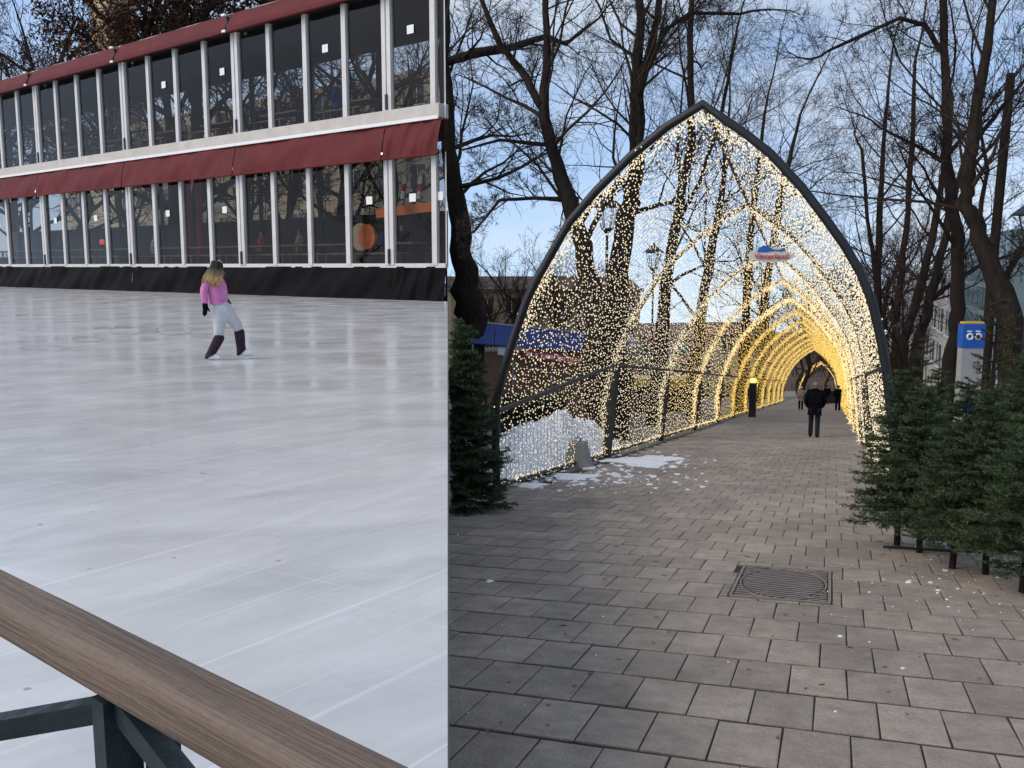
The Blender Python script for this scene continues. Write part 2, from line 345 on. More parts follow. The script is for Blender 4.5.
VPB = at(-640, 265.5, 1) - EYE; WX = Vector((VPB.x, VPB.y, 0)).normalized()      # along the pavilion and the rail
NI = Vector((-WX.y, WX.x, 0))
if NI.y < 0: NI = -NI                                                             # into the pavilion
EDGE = 447.6
def edge_pt(d, z=0.0):
    t_ = (-EYE.z / d - FWD.z) / UPV.z; p = EYE + (RGT * ((EDGE - CX) / FPX) + UPV * t_ + FWD) * d; return Vector((p.x, p.y, z))
PC = on_ice(EDGE, 301.4); PC.z = 0                                                # front corner of the pavilion at the ice edge
near = edge_pt(1.15); far = edge_pt(52)
left_near = near + WX * 90; left_far = far + WX * 110
mb = MB()
mb.add([(near.x, near.y, 0), (PC.x, PC.y, 0), (PC.x + WX.x * 95, PC.y + WX.y * 95, 0), (left_near.x, left_near.y, 0)], [(3, 2, 1, 0)])
tag(mb.build('ice_rink', M['ice']), 'scratched milky ice of the skating rink', 'ice', kind='structure')
# terrace body the rink lies on
mb = MB()
poly = [near - Vector((0, 2.6, 0)), near, far, left_far, left_near - Vector((0, 2.6, 0))]
top = [Vector((p.x, p.y, -0.006)) for p in poly]; bot = [Vector((p.x, p.y, zp(p.y) - 0.6)) for p in poly]
n5 = len(poly)
mb.add(top + bot, [tuple(range(n5 - 1, -1, -1))] + [(i, (i + 1) % n5, n5 + (i + 1) % n5, n5 + i) for i in range(n5)])
tag(mb.build('terrace', M['concrete']), 'concrete terrace that carries the ice rink', 'terrace', kind='structure')
# painted rings and lines frozen into the ice
rg = thing('ice_marking', on_ice(150, 334, 0.004), 'faded violet rings painted in the ice left of the skater', 'ice marking')
for (px, py, rx, ry) in ((127, 330.5, 18, 3.8), (174, 329.5, 19, 4.8), (88, 339, 16, 2.4), (45, 348, 26, 2.0), (150, 331, 9, 2.2)):
    c = on_ice(px, py, 0.004); ex = on_ice(px + rx, py, 0.004) - c; ey = on_ice(px, py - ry, 0.004) - c
    mb = MB(); o = []
    for k in range(48):
        a = 2 * math.pi * k / 48; wv = 0.05 * math.sin(5 * a + px)
        for s_ in (1.0 + wv, 0.90 + wv + 0.03 * math.sin(9 * a)): o.append(c + ex * math.cos(a) * s_ + ey * math.sin(a) * s_)
    mb.add(o, [(2 * k, (2 * k + 2) % 96, (2 * k + 3) % 96, 2 * k + 1) for k in range(48)])
    mb.build('ring', M['ice_paint'], rg)

# walk: joint bed + individual stones
A_, B_ = 0.510, 0.298
GAP = 0.009; GAPA = 0.030
lf = [ab(on_walk(497, 494)), ab(on_walk(736, 420))]            # left fence foot line
BL = 0.5 * (lf[0][1] + lf[1][1])
BRT = ab(on_walk(876, 463))[1]
mb = MB(); mb.add([W2(1.2, -14, 0.0215), W2(1.2, 12.6, 0.0215), W2(13.8, 12.6, 0.0215), W2(13.8, -14, 0.0215)], [(0, 1, 2, 3)])
mb.add([W2(13.8, BL - 0.05, 0.0215), W2(13.8, 12.6, 0.0215), W2(420, 12.6, 0.0215), W2(420, BL - 0.05, 0.0215)], [(0, 1, 2, 3)])
bed = tag(mb.build('pavement', M['joint']), 'grey paved walk laid in running bond', 'pavement', kind='structure')
mh = [ab(on_walk(*p)) for p in ((744, 566.6), (833, 576.5), (831, 610.6), (728, 598))]
MH = (sum(m[0] for m in mh) / 4, sum(m[1] for m in mh) / 4)
mha = 0.5 * (mh[0][0] + mh[1][0] - mh[2][0] - mh[3][0]) / 2; mhb = 0.5 * (mh[1][1] + mh[2][1] - mh[0][1] - mh[3][1]) / 2
mh0 = (MH[0] - mha, MH[1] - mhb, MH[0] + mha, MH[1] + mhb)
def subtract(r, q):
    a0, b0, a1, b1 = r; c0, d0, c1, d1 = q
    if a1 <= c0 or a0 >= c1 or b1 <= d0 or b0 >= d1: return [r]
    out = []
    if a0 < c0: out.append((a0, b0, c0, b1))
    if a1 > c1: out.append((c1, b0, a1, b1))
    m0, m1 = max(a0, c0), min(a1, c1)
    if b0 < d0: out.append((m0, b0, m1, d0))
    if b1 > d1: out.append((m0, d1, m1, b1))
    return [x for x in out if x[2] - x[0] > 0.06 and x[3] - x[1] > 0.06]
ROT = Matrix((AX, BX, NX)).transposed().to_4x4()
def stone_geom(la, lb, r):
    """stone with an arrissed top, local a,b,h about its centre"""
    ha, hb = la / 2 - GAPA / 2, lb / 2 - GAP / 2; c = 0.008
    v = [(sa * ha, sb * hb, 0.0) for sa, sb in ((-1, -1), (1, -1), (1, 1), (-1, 1))]
    v += [(sa * ha, sb * hb, 0.0255) for sa, sb in ((-1, -1), (1, -1), (1, 1), (-1, 1))]
    v += [(sa * (ha - c), sb * (hb - c), 0.028) for sa, sb in ((-1, -1), (1, -1), (1, 1), (-1, 1))]
    f = []
    for k in (0, 4): f += [(k + i, k + 4 + i, k + 4 + (i + 1) % 4, k + (i + 1) % 4) for i in range(4)]
    f.append((11, 10, 9, 8)); return v, f
tiles = []
row = 0; a = 1.2
while a < 40:
    off = (0.5 if row % 2 else 0.0) * B_ + rnd.uniform(-0.02, 0.02)
    bmin = -10 if a < 13.2 else BL; bmax = min(12.5, 6.0 + 0.95 * a)
    k0 = int(math.floor((bmin - off) / B_)) + 1
    bb = k0 * B_ + off
    while bb < bmax:
        for r in subtract((a, bb, a + A_, bb + B_), mh0): tiles.append(r)
        bb += B_
    row += 1; a += A_
def scr(a, b):
    p = W2(a, b) - EYE; d = p.dot(FWD)
    if d < 0.3: return None
    return CX + FPX * p.dot(RGT) / d, CY - FPX * p.dot(UPV) / d, d
info = []
for r in tiles:
    s_ = scr((r[0] + r[2]) / 2, (r[1] + r[3]) / 2)
    if s_ is None: continue
    if s_[0] < 370 or s_[0] > 2200 or s_[1] > 1300: continue
    inview = 449 < s_[0] < 1050 and s_[1] < 790
    info.append((0 if inview else 1, s_[2], r))
info.sort(key=lambda t_: (t_[0], t_[1]))
full_v, full_f = stone_geom(A_, B_, None)
stone_me = bpy.data.meshes.new('paving_stone'); stone_me.from_pydata(full_v, [], full_f); stone_me.materials.append(M['stone'])
rest = MB(); nst = 0
bl = rootloc(bed)
for vis, d, r in info:
    ca, cb = (r[0] + r[2]) / 2, (r[1] + r[3]) / 2; la, lb = r[2] - r[0], r[3] - r[1]
    dh = rnd.uniform(-0.0015, 0.0025) + 0.002
    rt = ROT @ Matrix.Rotation(rnd.gauss(0, 0.006), 4, 'Z') @ Matrix.Rotation(rnd.gauss(0, 0.005), 4, 'X') @ Matrix.Rotation(rnd.gauss(0, 0.003), 4, 'Y')
    mw = Matrix.Translation(W2(ca, cb, dh)) @ rt
    full = abs(la - A_) < 1e-6 and abs(lb - B_) < 1e-6
    if nst < 300 and vis == 0:
        if full: me = stone_me
        else:
            vv, ff = stone_geom(la, lb, None); me = bpy.data.meshes.new('paving_stone'); me.from_pydata(vv, [], ff); me.materials.append(M['stone'])
        o = bpy.data.objects.new('paving_stone', me); COL.objects.link(o); o.parent = bed
        o.matrix_local = Matrix.Translation(-bl) @ mw; nst += 1
    else:
        vv, ff = stone_geom(la, lb, None); rest.add([mw @ Vector(x) for x in vv], ff)
tag(rest.build('paving_stones', M['stone'], bed), kind='stuff')
# beyond the built stones the same paving, too far to tell apart
mb = MB(); a1 = 1.2 + A_ * row
mb.add([W2(a1, BL, 0.026), W2(a1, 12.5, 0.026), W2(420, 12.5, 0.026), W2(420, BL, 0.026)], [(0, 1, 2, 3)])
mb.build('far_paving', M['stone'], bed)
# manhole cover
cv = thing('manhole_cover', W2(MH[0], MH[1], 0.0), 'square cast iron drain cover with round ribbed lid set in the paving', 'manhole cover')
mb = MB(); mb.cbox(W2(MH[0], MH[1], 0.012), AX * (2 * mha - 0.02), BX * (2 * mhb - 0.02), NX * 0.026); mb.build('sump', M['iron_dark'], cv)
mb = MB()
for s_ in (-1, 1):
    mb.cbox(W2(MH[0] + s_ * (mha - 0.025), MH[1], 0.022), AX * 0.03, BX * (2 * mhb - 0.02), NX * 0.03)
    mb.cbox(W2(MH[0], MH[1] + s_ * (mhb - 0.018), 0.0215), AX * (2 * mha - 0.08), BX * 0.022, NX * 0.03)
mb.build('frame', M['iron'], cv)
mb = MB()
ra, rb = mha - 0.06, mhb - 0.05
def ell(k, n=40): return W2(MH[0] + ra * math.cos(2 * math.pi * k / n), MH[1] + rb * math.sin(2 * math.pi * k / n), 0.026)
mb.add([W2(MH[0], MH[1], 0.027)] + [ell(k) for k in range(40)], [(0, 1 + (k + 1) % 40, 1 + k) for k in range(40)])
lid = mb.build('lid', M['iron_lid'], cv)
fine, coarse = MB(), MB()
def bar(mb_, pts_, wd_, h_):
    P0, P1 = (W2(MH[0] + q_[0], MH[1] + q_[1], h_) for q_ in (pts_[0], pts_[-1])); dd = P1 - P0; pr = NX.cross(dd).normalized() * wd_
    mb_.box(P0 - pr / 2, dd, pr, NX * 0.005)
for mb_, nk, wd_, inside in ((fine, 13, 0.03, True), (coarse, 13, 0.03, False)):
    for k in range(-nk, nk + 1):
        x0 = k / nk * 1.5 * mha; run = []
        for t_ in np.linspace(-1.6, 1.6, 161):
            u, v = x0 + t_ * 0.5 * mha, t_ * mhb
            e_ = (u / ra) ** 2 + (v / rb) ** 2
            ok = abs(u) < mha - 0.045 and abs(v) < mhb - 0.035 and (e_ < 0.93 if inside else e_ > 1.10)
            if ok: run.append((u, v))
            if run and (not ok):
                if len(run) > 2: bar(mb_, run, wd_, 0.0262)
                run = []
tag(fine.build('ribs', M['iron'], lid), kind='stuff'); tag(coarse.build('corner_grille', M['iron'], cv), kind='stuff')
mb = MB(); mb.tube([W2(MH[0] + ra * 1.02 * math.cos(a_), MH[1] + rb * 1.02 * math.sin(a_), 0.026) for a_ in np.linspace(0, 2 * math.pi, 41)], 0.009, 5, False); mb.build('lid_rim', M['iron'], cv)


# ------------------------------------------------------------------ pavilion
def front_w(px, py=200):
    r = ray(px, py); # plane through PC, normal NI
    t = (PC - EYE).dot(NI) / r.dot(NI); return (EYE + r * t - PC).dot(WX)
def front_z(px, py):
    r = ray(px, py); t = (PC - EYE).dot(NI) / r.dot(NI); return (EYE + r * t).z
def PV(w_, n_, z_): return PC + WX * w_ + NI * n_ + Z * z_
def px_of(p):
    q = p - EYE; d = q.dot(FWD); return CX + FPX * q.dot(RGT) / d, CY - FPX * q.dot(UPV) / d
SX = 391.4
w391 = front_w(SX, 265); SPW = (front_w(244, 265) - w391) / 4
zB = front_z(SX, 265); zLt = front_z(SX, 160); zVb = front_z(SX, 157); zVt = front_z(SX, 124.7); zLe = front_z(SX, 111); zUt = front_z(SX, -7); zFt = front_z(SX, -34)
pav = thing('pavilion', PV(20, 4, 0), 'long two storey glazed marquee with dark red canvas bands along the far ice edge', 'pavilion')
wl = front_w(-60, 265)
KN = int((wl - w391) / SPW) + 1
ks = list(range(-1, KN + 1)); KN = ks[-1]
DEP = 4.8
def wpost(k): return w391 + k * SPW
W_L = wpost(KN)
# right end: runs along the sight of the terrace edge, 12 cm inside it
ed = (edge_pt(40) - edge_pt(30)); ed.z = 0; ed.normalize()
def end_w(n_):      # w on the end wall for depth n
    t_ = n_ / ed.dot(NI); return (ed * t_).dot(WX) + 0.03
w0 = end_w(0)
def vbar(name, k, z0, z1, wid, dep, m=M['white_frame'], n0=0.0):
    mb = MB(); mb.box(PV(wpost(k) - wid / 2, n0 - dep / 2, z0), WX * wid, NI * dep, Z * (z1 - z0)); return mb.build(name, m, pav)
for k in ks:
    main = (k % 4 == 0)
    for (z0, z1) in ((zB, zVb + 0.12), (zLe, zUt + 0.05)):
        if main:
            mb = MB()
            for s_ in (-1, 1): mb.box(PV(wpost(k) + s_ * 0.13 - 0.10, -0.10, z0), WX * 0.20, NI * 0.2, Z * (z1 - z0))
            mb.build('double_post', M['white_frame'], pav)
            mb = MB(); mb.box(PV(wpost(k) - 0.06, -0.16, z0 + 0.05), WX * 0.10, NI * 0.06, Z * 0.55); mb.build('door_bolt', M['black_steel'], pav)
        else: vbar('post', k, z0, z1, 0.24, 0.18)
notice = {0: (0, -1, 1, 5, 7, 10, 12), 1: (0, 2, 5, 7)}
for st, (z0, z1) in enumerate(((zB, zVb + 0.1), (zLe, zUt))):
    edges = [w0] + [wpost(k) for k in ks]
    for i in range(len(edges) - 1):
        a_, b_ = edges[i], edges[i + 1]
        mb = MB(); mb.box(PV(a_ + 0.05, 0.02, z0 + 0.06), WX * (b_ - a_ - 0.1), NI * 0.012, Z * (z1 - z0 - 0.06))
        pn = mb.build('glass_pane', M['glass'], pav)
        k = i - 2
        if k + 1 in notice[st] or (k in (14, 16)):
            mb = MB(); c = PV((a_ + b_) / 2 + rnd.uniform(-.15, .15), -0.012, z0 + (z1 - z0) * (0.60 if st == 0 else 0.66))
            mb.cbox(c, WX * 0.34, NI * 0.006, Z * 0.30); mb.build('notice', M['paper'], pn)
        if st == 0:
            mb = MB(); mb.box(PV(a_, -0.06, zB - 0.10), WX * (b_ - a_ - 0.004), NI * 0.14, Z * 0.16); mb.build('sill', M['white_frame'], pav)
# ledge, valance, skirt, fascia by bay
bays = [(w0, wpost(0))] + [(wpost(k), wpost(k + 4)) for k in range(0, KN - 3, 4)]
if bays[-1][1] < W_L - 0.1: bays.append((bays[-1][1], W_L))
def wavy(w_a, w_b, za, zb, na, nb, amp, seed, nu=40, nv=6, sag=0.0):
    def fn(u, v):
        w_ = w_a + (w_b - w_a) * u
        wob = amp * (math.sin(u * 23 + seed * 1.7 + 3 * v) * 0.4 + math.sin(u * 51 + seed + 7 * v) * 0.25 + math.sin(u * 9 + v * 5 + seed * 2.1) * 0.5)
        ed_ = min(1.0, u * 14, (1 - u) * 14)
        return PV(w_, na + (nb - na) * v + wob * ed_ - sag * math.sin(math.pi * v), za + (zb - za) * v)
    return fn
for i, (a_, b_) in enumerate(bays):
    g = 0.03
    mb = MB(); mb.grid(wavy(a_ + g, b_ - g, zVb - 0.12, zVt, -0.42, -0.14, 0.06, i, 50, 8, 0.06), 50, 8); mb.build('valance', M['red_canvas'], pav, True)
    mb = MB(); mb.tube([PV(a_ + g, -0.42, zVb - 0.12), PV(b_ - g, -0.42, zVb - 0.12)], 0.05, 8); mb.build('valance_hem', M['red_canvas'], pav)
    mb = MB(); mb.grid(wavy(a_ - 0.004, b_ + 0.004, -0.01, zB - 0.06, -0.16 - 0.012 * (i % 2), -0.04 - 0.012 * (i % 2), 0.09, i + 5, 60, 10), 60, 10); mb.build('skirt', M['black_canvas'], pav, True)
    a_ = a_ + 0.12 if i == 0 else a_
    mb = MB(); mb.box(PV(a_ + 0.004, -0.20, zVt), WX * (b_ - a_ - 0.008), NI * 0.5, Z * (zLe - zVt)); mb.build('ledge', M['ledge'], pav)
    mb = MB(); mb.box(PV(a_ + 0.004, -0.26, zVt - 0.05), WX * (b_ - a_ - 0.008), NI * 0.06, Z * 0.12); mb.build('gutter', M['white_paint'], pav)
    mb = MB()
    za, zb = zUt - 0.06, zFt
    prof = [(-0.45, za), (-0.50, za + 0.10), (-0.36, za + 0.55), (-0.10, zb - 0.1), (0.15, zb)]
    mb.grid(lambda u, v: PV(a_ + 0.10 + (b_ - a_ - 0.2) * u, np.interp(v * 4, range(5), [p[0] for p in prof]) + 0.02 * math.sin(u * 17 + i), np.interp(v * 4, range(5), [p[1] for p in prof])), 24, 8)
    mb.build('fascia', M['red_canvas'], pav, True)
    mb = MB(); mb.tube([PV(a_ + .1, -0.50, za + 0.06), PV(b_ - .1, -0.50, za + 0.06)], 0.05, 8); mb.build('fascia_hem', M['red_canvas'], pav)
    mb = MB(); mb.box(PV(a_ - 0.02, -0.40, za + 0.12), WX * 0.08, NI * 0.12, Z * (zb - za - 0.4)); mb.build('bracket', M['black_steel'], pav)
    for zz in (za + 0.05, zb - 0.28):
        mb = MB(); mb.box(PV(a_ - 0.08, -0.56, zz), WX * 0.26, NI * 0.1, Z * 0.09); mb.build('clasp', M['white_paint'], pav)
# roof, floors, back
def slab(name, z0, z1, m, n0=0.02, n1=DEP):
    mb = MB(); q = [PV(end_w(n0), n0, 0), PV(W_L, n0, 0), PV(W_L, n1, 0), PV(end_w(n1), n1, 0)]
    mb.box8([Vector((p.x, p.y, z0)) for p in q] + [Vector((p.x, p.y, z1)) for p in q]); return mb.build(name, m, pav)
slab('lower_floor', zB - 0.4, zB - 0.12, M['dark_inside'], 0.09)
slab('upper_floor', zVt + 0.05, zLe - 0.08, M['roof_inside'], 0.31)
q = [PV(end_w(0.1), 0.1, zUt + 0.12), PV(W_L, 0.1, zUt + 0.12), PV(W_L, DEP + 0.2, zUt + 0.05), PV(end_w(DEP + 0.2), DEP + 0.2, zUt + 0.05)]
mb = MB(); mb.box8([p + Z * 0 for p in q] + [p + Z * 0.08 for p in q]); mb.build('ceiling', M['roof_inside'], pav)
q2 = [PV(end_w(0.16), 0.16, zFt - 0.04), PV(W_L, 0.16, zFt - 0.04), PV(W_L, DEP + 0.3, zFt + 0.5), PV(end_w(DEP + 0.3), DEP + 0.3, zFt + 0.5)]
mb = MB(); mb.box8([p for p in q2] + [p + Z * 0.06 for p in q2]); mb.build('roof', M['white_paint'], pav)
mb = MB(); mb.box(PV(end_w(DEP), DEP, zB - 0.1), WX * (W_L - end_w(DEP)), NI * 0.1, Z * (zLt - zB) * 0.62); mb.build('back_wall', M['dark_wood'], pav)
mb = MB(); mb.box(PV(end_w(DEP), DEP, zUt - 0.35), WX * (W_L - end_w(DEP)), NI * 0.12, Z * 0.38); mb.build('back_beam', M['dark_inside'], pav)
mb = MB(); mb.box(PV(end_w(DEP), DEP + 0.02, zLe + 0.95), WX * (W_L - end_w(DEP)), NI * 0.06, Z * 0.10); mb.build('back_handrail', M['red_paint'], pav)
mb = MB(); mb.box(PV(end_w(DEP), DEP + 0.02, zLe + 0.45), WX * (W_L - end_w(DEP)), NI * 0.05, Z * 0.08); mb.build('back_handrail', M['red_paint'], pav)
for k in range(0, KN + 1, 2):
    if wpost(k) + 0.2 < end_w(DEP) + 0.3: continue
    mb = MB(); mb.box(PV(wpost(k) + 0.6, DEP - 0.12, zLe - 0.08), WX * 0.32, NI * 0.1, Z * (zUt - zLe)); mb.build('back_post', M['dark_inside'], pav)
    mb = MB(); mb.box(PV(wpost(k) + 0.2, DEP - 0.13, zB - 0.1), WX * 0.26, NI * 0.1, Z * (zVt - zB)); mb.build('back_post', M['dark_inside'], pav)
# end wall panels
mb = MB(); pA, pB = PV(w0 + 0.02, 0.05, 0), PV(end_w(DEP) + 0.02, DEP, 0)
th = WX * 0.06
for (z0, z1, nm, m) in ((0.0, zB - 0.1, 'end_skirt', M['black_canvas']), (zB - 0.1, zVb, 'end_panel', M['white_paint']), (zVb, zVt, 'end_valance', M['red_canvas']), (zVt, zFt, 'end_panel', M['white_paint'])):
    mb = MB(); mb.box(Vector((pA.x, pA.y, z0)), pB - pA, th, Z * (z1 - z0 - 0.004)); mb.build(nm, m, pav)
# string lamps under the ceilings
for k in range(1, KN, 2):
    mb = MB(); c = PV(wpost(k) + 0.7, 3.0, zVt - 0.5); mb.cbox(c, WX * 1.2, NI * 0.12, Z * 0.06); mb.build('ceiling_lamp', M['led'], pav)

# things inside the pavilion
ti = 0
def bench_table(k, n_, zf, lab):
    c = PV(wpost(k) + SPW / 2, n_, zf); t_ = thing('beer_table', c, lab, 'table', 'wooden tables in the marquee')
    mb = MB(); mb.cbox(c + Z * 0.98, WX * 2.5, NI * 0.85, Z * 0.07); mb.build('tabletop', M['bench_wood'], t_)
    for s_ in (-1, 1):
        mb = MB(); mb.tube([c + WX * s_ * 0.95 + NI * 0.3, c + WX * s_ * 0.95 + NI * 0.1 + Z * 0.95], 0.035, 6); mb.tube([c + WX * s_ * 0.95 - NI * 0.3, c + WX * s_ * 0.95 - NI * 0.1 + Z * 0.95], 0.035, 6); mb.build('leg', M['black_steel'], t_)
        mb = MB(); mb.cbox(c - NI * s_ * 0.85 + Z * 0.58, WX * 2.5, NI * 0.35, Z * 0.06); mb.cbox(c - NI * s_ * 0.85 + WX * 0.9 + Z * 0.27, WX * 0.08, NI * 0.3, Z * 0.54); mb.cbox(c - NI * s_ * 0.85 - WX * 0.9 + Z * 0.27, WX * 0.08, NI * 0.3, Z * 0.54)
        mb.build('bench', M['bench_wood'], t_)
ordw = ['first', 'second', 'third', 'fourth', 'fifth', 'sixth', 'seventh', 'eighth', 'ninth', 'tenth', 'eleventh', 'twelfth', 'thirteenth', 'fourteenth', 'fifteenth', 'sixteenth', 'seventeenth', 'eighteenth', 'nineteenth', 'twentieth']
for i, k in enumerate([x for x in range(-1, KN - 1) if x not in (8,) and wpost(x) + SPW / 2 - 1.3 > end_w(2.5)]):
    bench_table(k, 1.5, zB - 0.12, 'wooden table with benches on the lower floor, %s from the right end' % ordw[i])
for i, k in enumerate([x for x in range(1, KN - 1, 2) if wpost(x) + SPW / 2 - 1.3 > end_w(2.5)]):
    bench_table(k, 1.6, zLe - 0.08, 'wooden table with benches on the upper floor, %s from the right end' % ordw[i])
# orange banner with lettering
def text_mesh(s_, size, name, m, parent, o, ex, ez, nrm, ext=0.004, align='CENTER'):
    cu = bpy.data.curves.new('txt', 'FONT'); cu.body = s_; cu.size = size; cu.align_x = align; cu.align_y = 'CENTER'; cu.extrude = ext
    to = bpy.data.objects.new('txt', cu); COL.objects.link(to)
    me = bpy.data.meshes.new_from_object(to.evaluated_get(bpy.context.evaluated_depsgraph_get())); bpy.data.objects.remove(to); bpy.data.curves.remove(cu)
    mt = Matrix((ex, ez, nrm)).transposed().to_4x4(); mt.translation = Vector(o) - rootloc(parent)
    me.transform(mt); me.materials.clear(); return mkobj(name, me, m, parent)
nb = 0.7
def on_front(px, py, n_):
    r = ray(px, py); pl = PC + NI * n_; t_ = (pl - EYE).dot(NI) / r.dot(NI); return EYE + r * t_
p1, p2 = on_front(376, 213.5, nb), on_front(445.5, 204.8, nb)
hh = Z * 0.36
bn = thing('banner', (p1 + p2) / 2, 'long orange banner with black lettering hanging behind the lower windows', 'banner')
mb = MB(); mb.box(p1 - hh / 2, p2 - p1, NI * 0.03, hh); mb.build('board', M['orange'], bn)
text_mesh('BA', 0.34, 'lettering', M['black_cloth'], bn, on_front(441.0, 205.4, nb) - NI * 0.012, -WX, Z, -NI)
mb = MB(); mb.box(p2 - hh * 0.46 - NI * 0.008 + (p1 - p2) * 0.005, (p1 - p2) * 0.12, NI * 0.006, hh * 0.92); mb.build('letter_field', M['paper'], bn)
# candy canes
for i, (px, py) in enumerate(((405, 182), (421, 182), (441, 180))):
    c = on_front(px, py, 0.8); t_ = thing('candy_cane', c - Z * 0.6, 'red and white candy cane decoration, %s' % ['left of two in one pane above the banner', 'right of two in one pane above the banner', 'cut off by the right end of the marquee'][i], 'decoration', 'candy canes in the marquee window')
    pts = [c - Z * 0.62 + WX * 0.16, c + Z * 0.22] + [c + Z * (0.22 + 0.20 * math.sin(a_)) - WX * (0.16 - 0.16 * math.cos(a_)) for a_ in np.linspace(0.4, math.pi, 6)]
    if i == 2: pts = [p + WX * 0.25 for p in pts]
    P_ = []
    for j in range(len(pts) - 1):
        for q_ in range(3): P_.append(pts[j].lerp(pts[j + 1], q_ / 3))
    P_.append(pts[-1])
    r_, w_ = MB(), MB()
    for j in range(len(P_) - 1): (r_ if j % 2 else w_).tube([P_[j], P_[j + 1]], 0.075, 8)
    r_.build('red_stripe', M['red_sign'], t_); w_.build('white_stripe', M['white_paint'], t_)
# red pillars and heater seen through the lower glass
for i, (px, l_) in enumerate(((190, 'red pillar inside the marquee left of the skater, left of a pair'), (201, 'red pillar inside the marquee right above the skater, right of a pair'))):
    c = on_front(px, 250, 2.6); c.z = zB - 0.12; mb = MB(); mb.lathe(c, [(0.20, 0), (0.20, 0.1), (0.16, 0.14), (0.16, 3.6), (0.2, 3.65), (0.2, zVt - zB - 0.12)], 12)
    tag(mb.build('pillar', M['red_paint']), l_, 'pillar', 'red pillars in the marquee')
c = on_front(102, 240, 2.2); c.z = zB - 0.12
ht = thing('patio_heater', c, 'glowing red heater inside the lower floor of the marquee', 'heater')
mb = MB(); mb.lathe(c, [(0.25, 0), (0.25, 0.05), (0.05, 0.1), (0.05, 1.2), (0.2, 1.25), (0.22, 1.3)], 12); mb.build('stand', M['black_steel'], ht)
mb = MB(); mb.lathe(c + Z * 1.3, [(0.08, 0), (0.13, 0.06), (0.13, 0.25), (0.06, 0.3)], 12); mb.build('glow', emit('heater_glow', (1, 0.05, 0.02, 1), 0.6), ht)
# round cream and orange cushion seat
c = on_front(360, 237, 0.55)
cs = thing('round_sign', c - Z * 0.5, 'round cream and orange board leaning behind the lower marquee window', 'board')
for (o_, m, nm) in ((0.0, M['facade_cream'], 'cream_face'), (-0.36, M['orange'], 'orange_face')):
    mb = MB(); mb.tube([c + WX * o_ + NI * 0.001 * o_, c + WX * o_ + NI * 0.12], 0.55 if o_ == 0 else 0.5, 20); mb.build(nm, m, cs)
cs['label'] = 'round cream and orange board leaning behind the lower marquee window'
# small evergreen garland by the right door
# ------------------------------------------------------------------ people
def skin_mesh(joints, edges, sub=2, root=0):
    me = bpy.data.meshes.new('sk'); names = list(joints)
    me.from_pydata([joints[n][0] for n in names], [(names.index(a), names.index(b)) for a, b in edges], [])
    o = bpy.data.objects.new('sk', me); COL.objects.link(o)
    md = o.modifiers.new('s', 'SKIN'); md.use_smooth_shade = True
    for i, n in enumerate(names):
        r = joints[n][1]; r = r if isinstance(r, tuple) else (r, r)
        me.skin_vertices[0].data[i].radius = r; me.skin_vertices[0].data[i].use_root = (i == root)
    md2 = o.modifiers.new('u', 'SUBSURF'); md2.levels = sub; md2.render_levels = sub
    dg = bpy.context.evaluated_depsgraph_get(); dg.update()
    out = bpy.data.meshes.new_from_object(o.evaluated_get(dg)); bpy.data.objects.remove(o); bpy.data.meshes.remove(me)
    return out
def sk_part(name, m, parent, joints, edges, sub=2):
    me = skin_mesh(joints, edges, sub); me.materials.clear(); me.name = name
    return mkobj(name, me, m, parent, smooth=True)
def chain(*n): return [(n[i], n[i + 1]) for i in range(len(n) - 1)]
def fingers(J, E, wr, hand, dirv, side, s, pre):
    """five short chains from the palm"""
    palm = hand
    for i, (off, L) in enumerate(((-0.5, 0.85), (-0.17, 1.0), (0.17, 0.95), (0.5, 0.75))):
        b = palm + side * off * 0.042 * s; m_ = b + dirv * 0.038 * L * s; e_ = b + dirv * 0.07 * L * s + Vector((0, 0.012 * s, 0))
        J[pre + 'f%da' % i] = (m_, 0.009 * s); J[pre + 'f%db' % i] = (e_, 0.007 * s)
        E += [(pre + 'hand', pre + 'f%da' % i), (pre + 'f%da' % i, pre + 'f%db' % i)]
    J[pre + 'ta'] = (palm - dirv * 0.02 * s + side * 0.045 * s, 0.010 * s); J[pre + 'tb'] = (palm + dirv * 0.02 * s + side * 0.06 * s, 0.008 * s)
    E += [(pre + 'hand', pre + 'ta'), (pre + 'ta', pre + 'tb')]

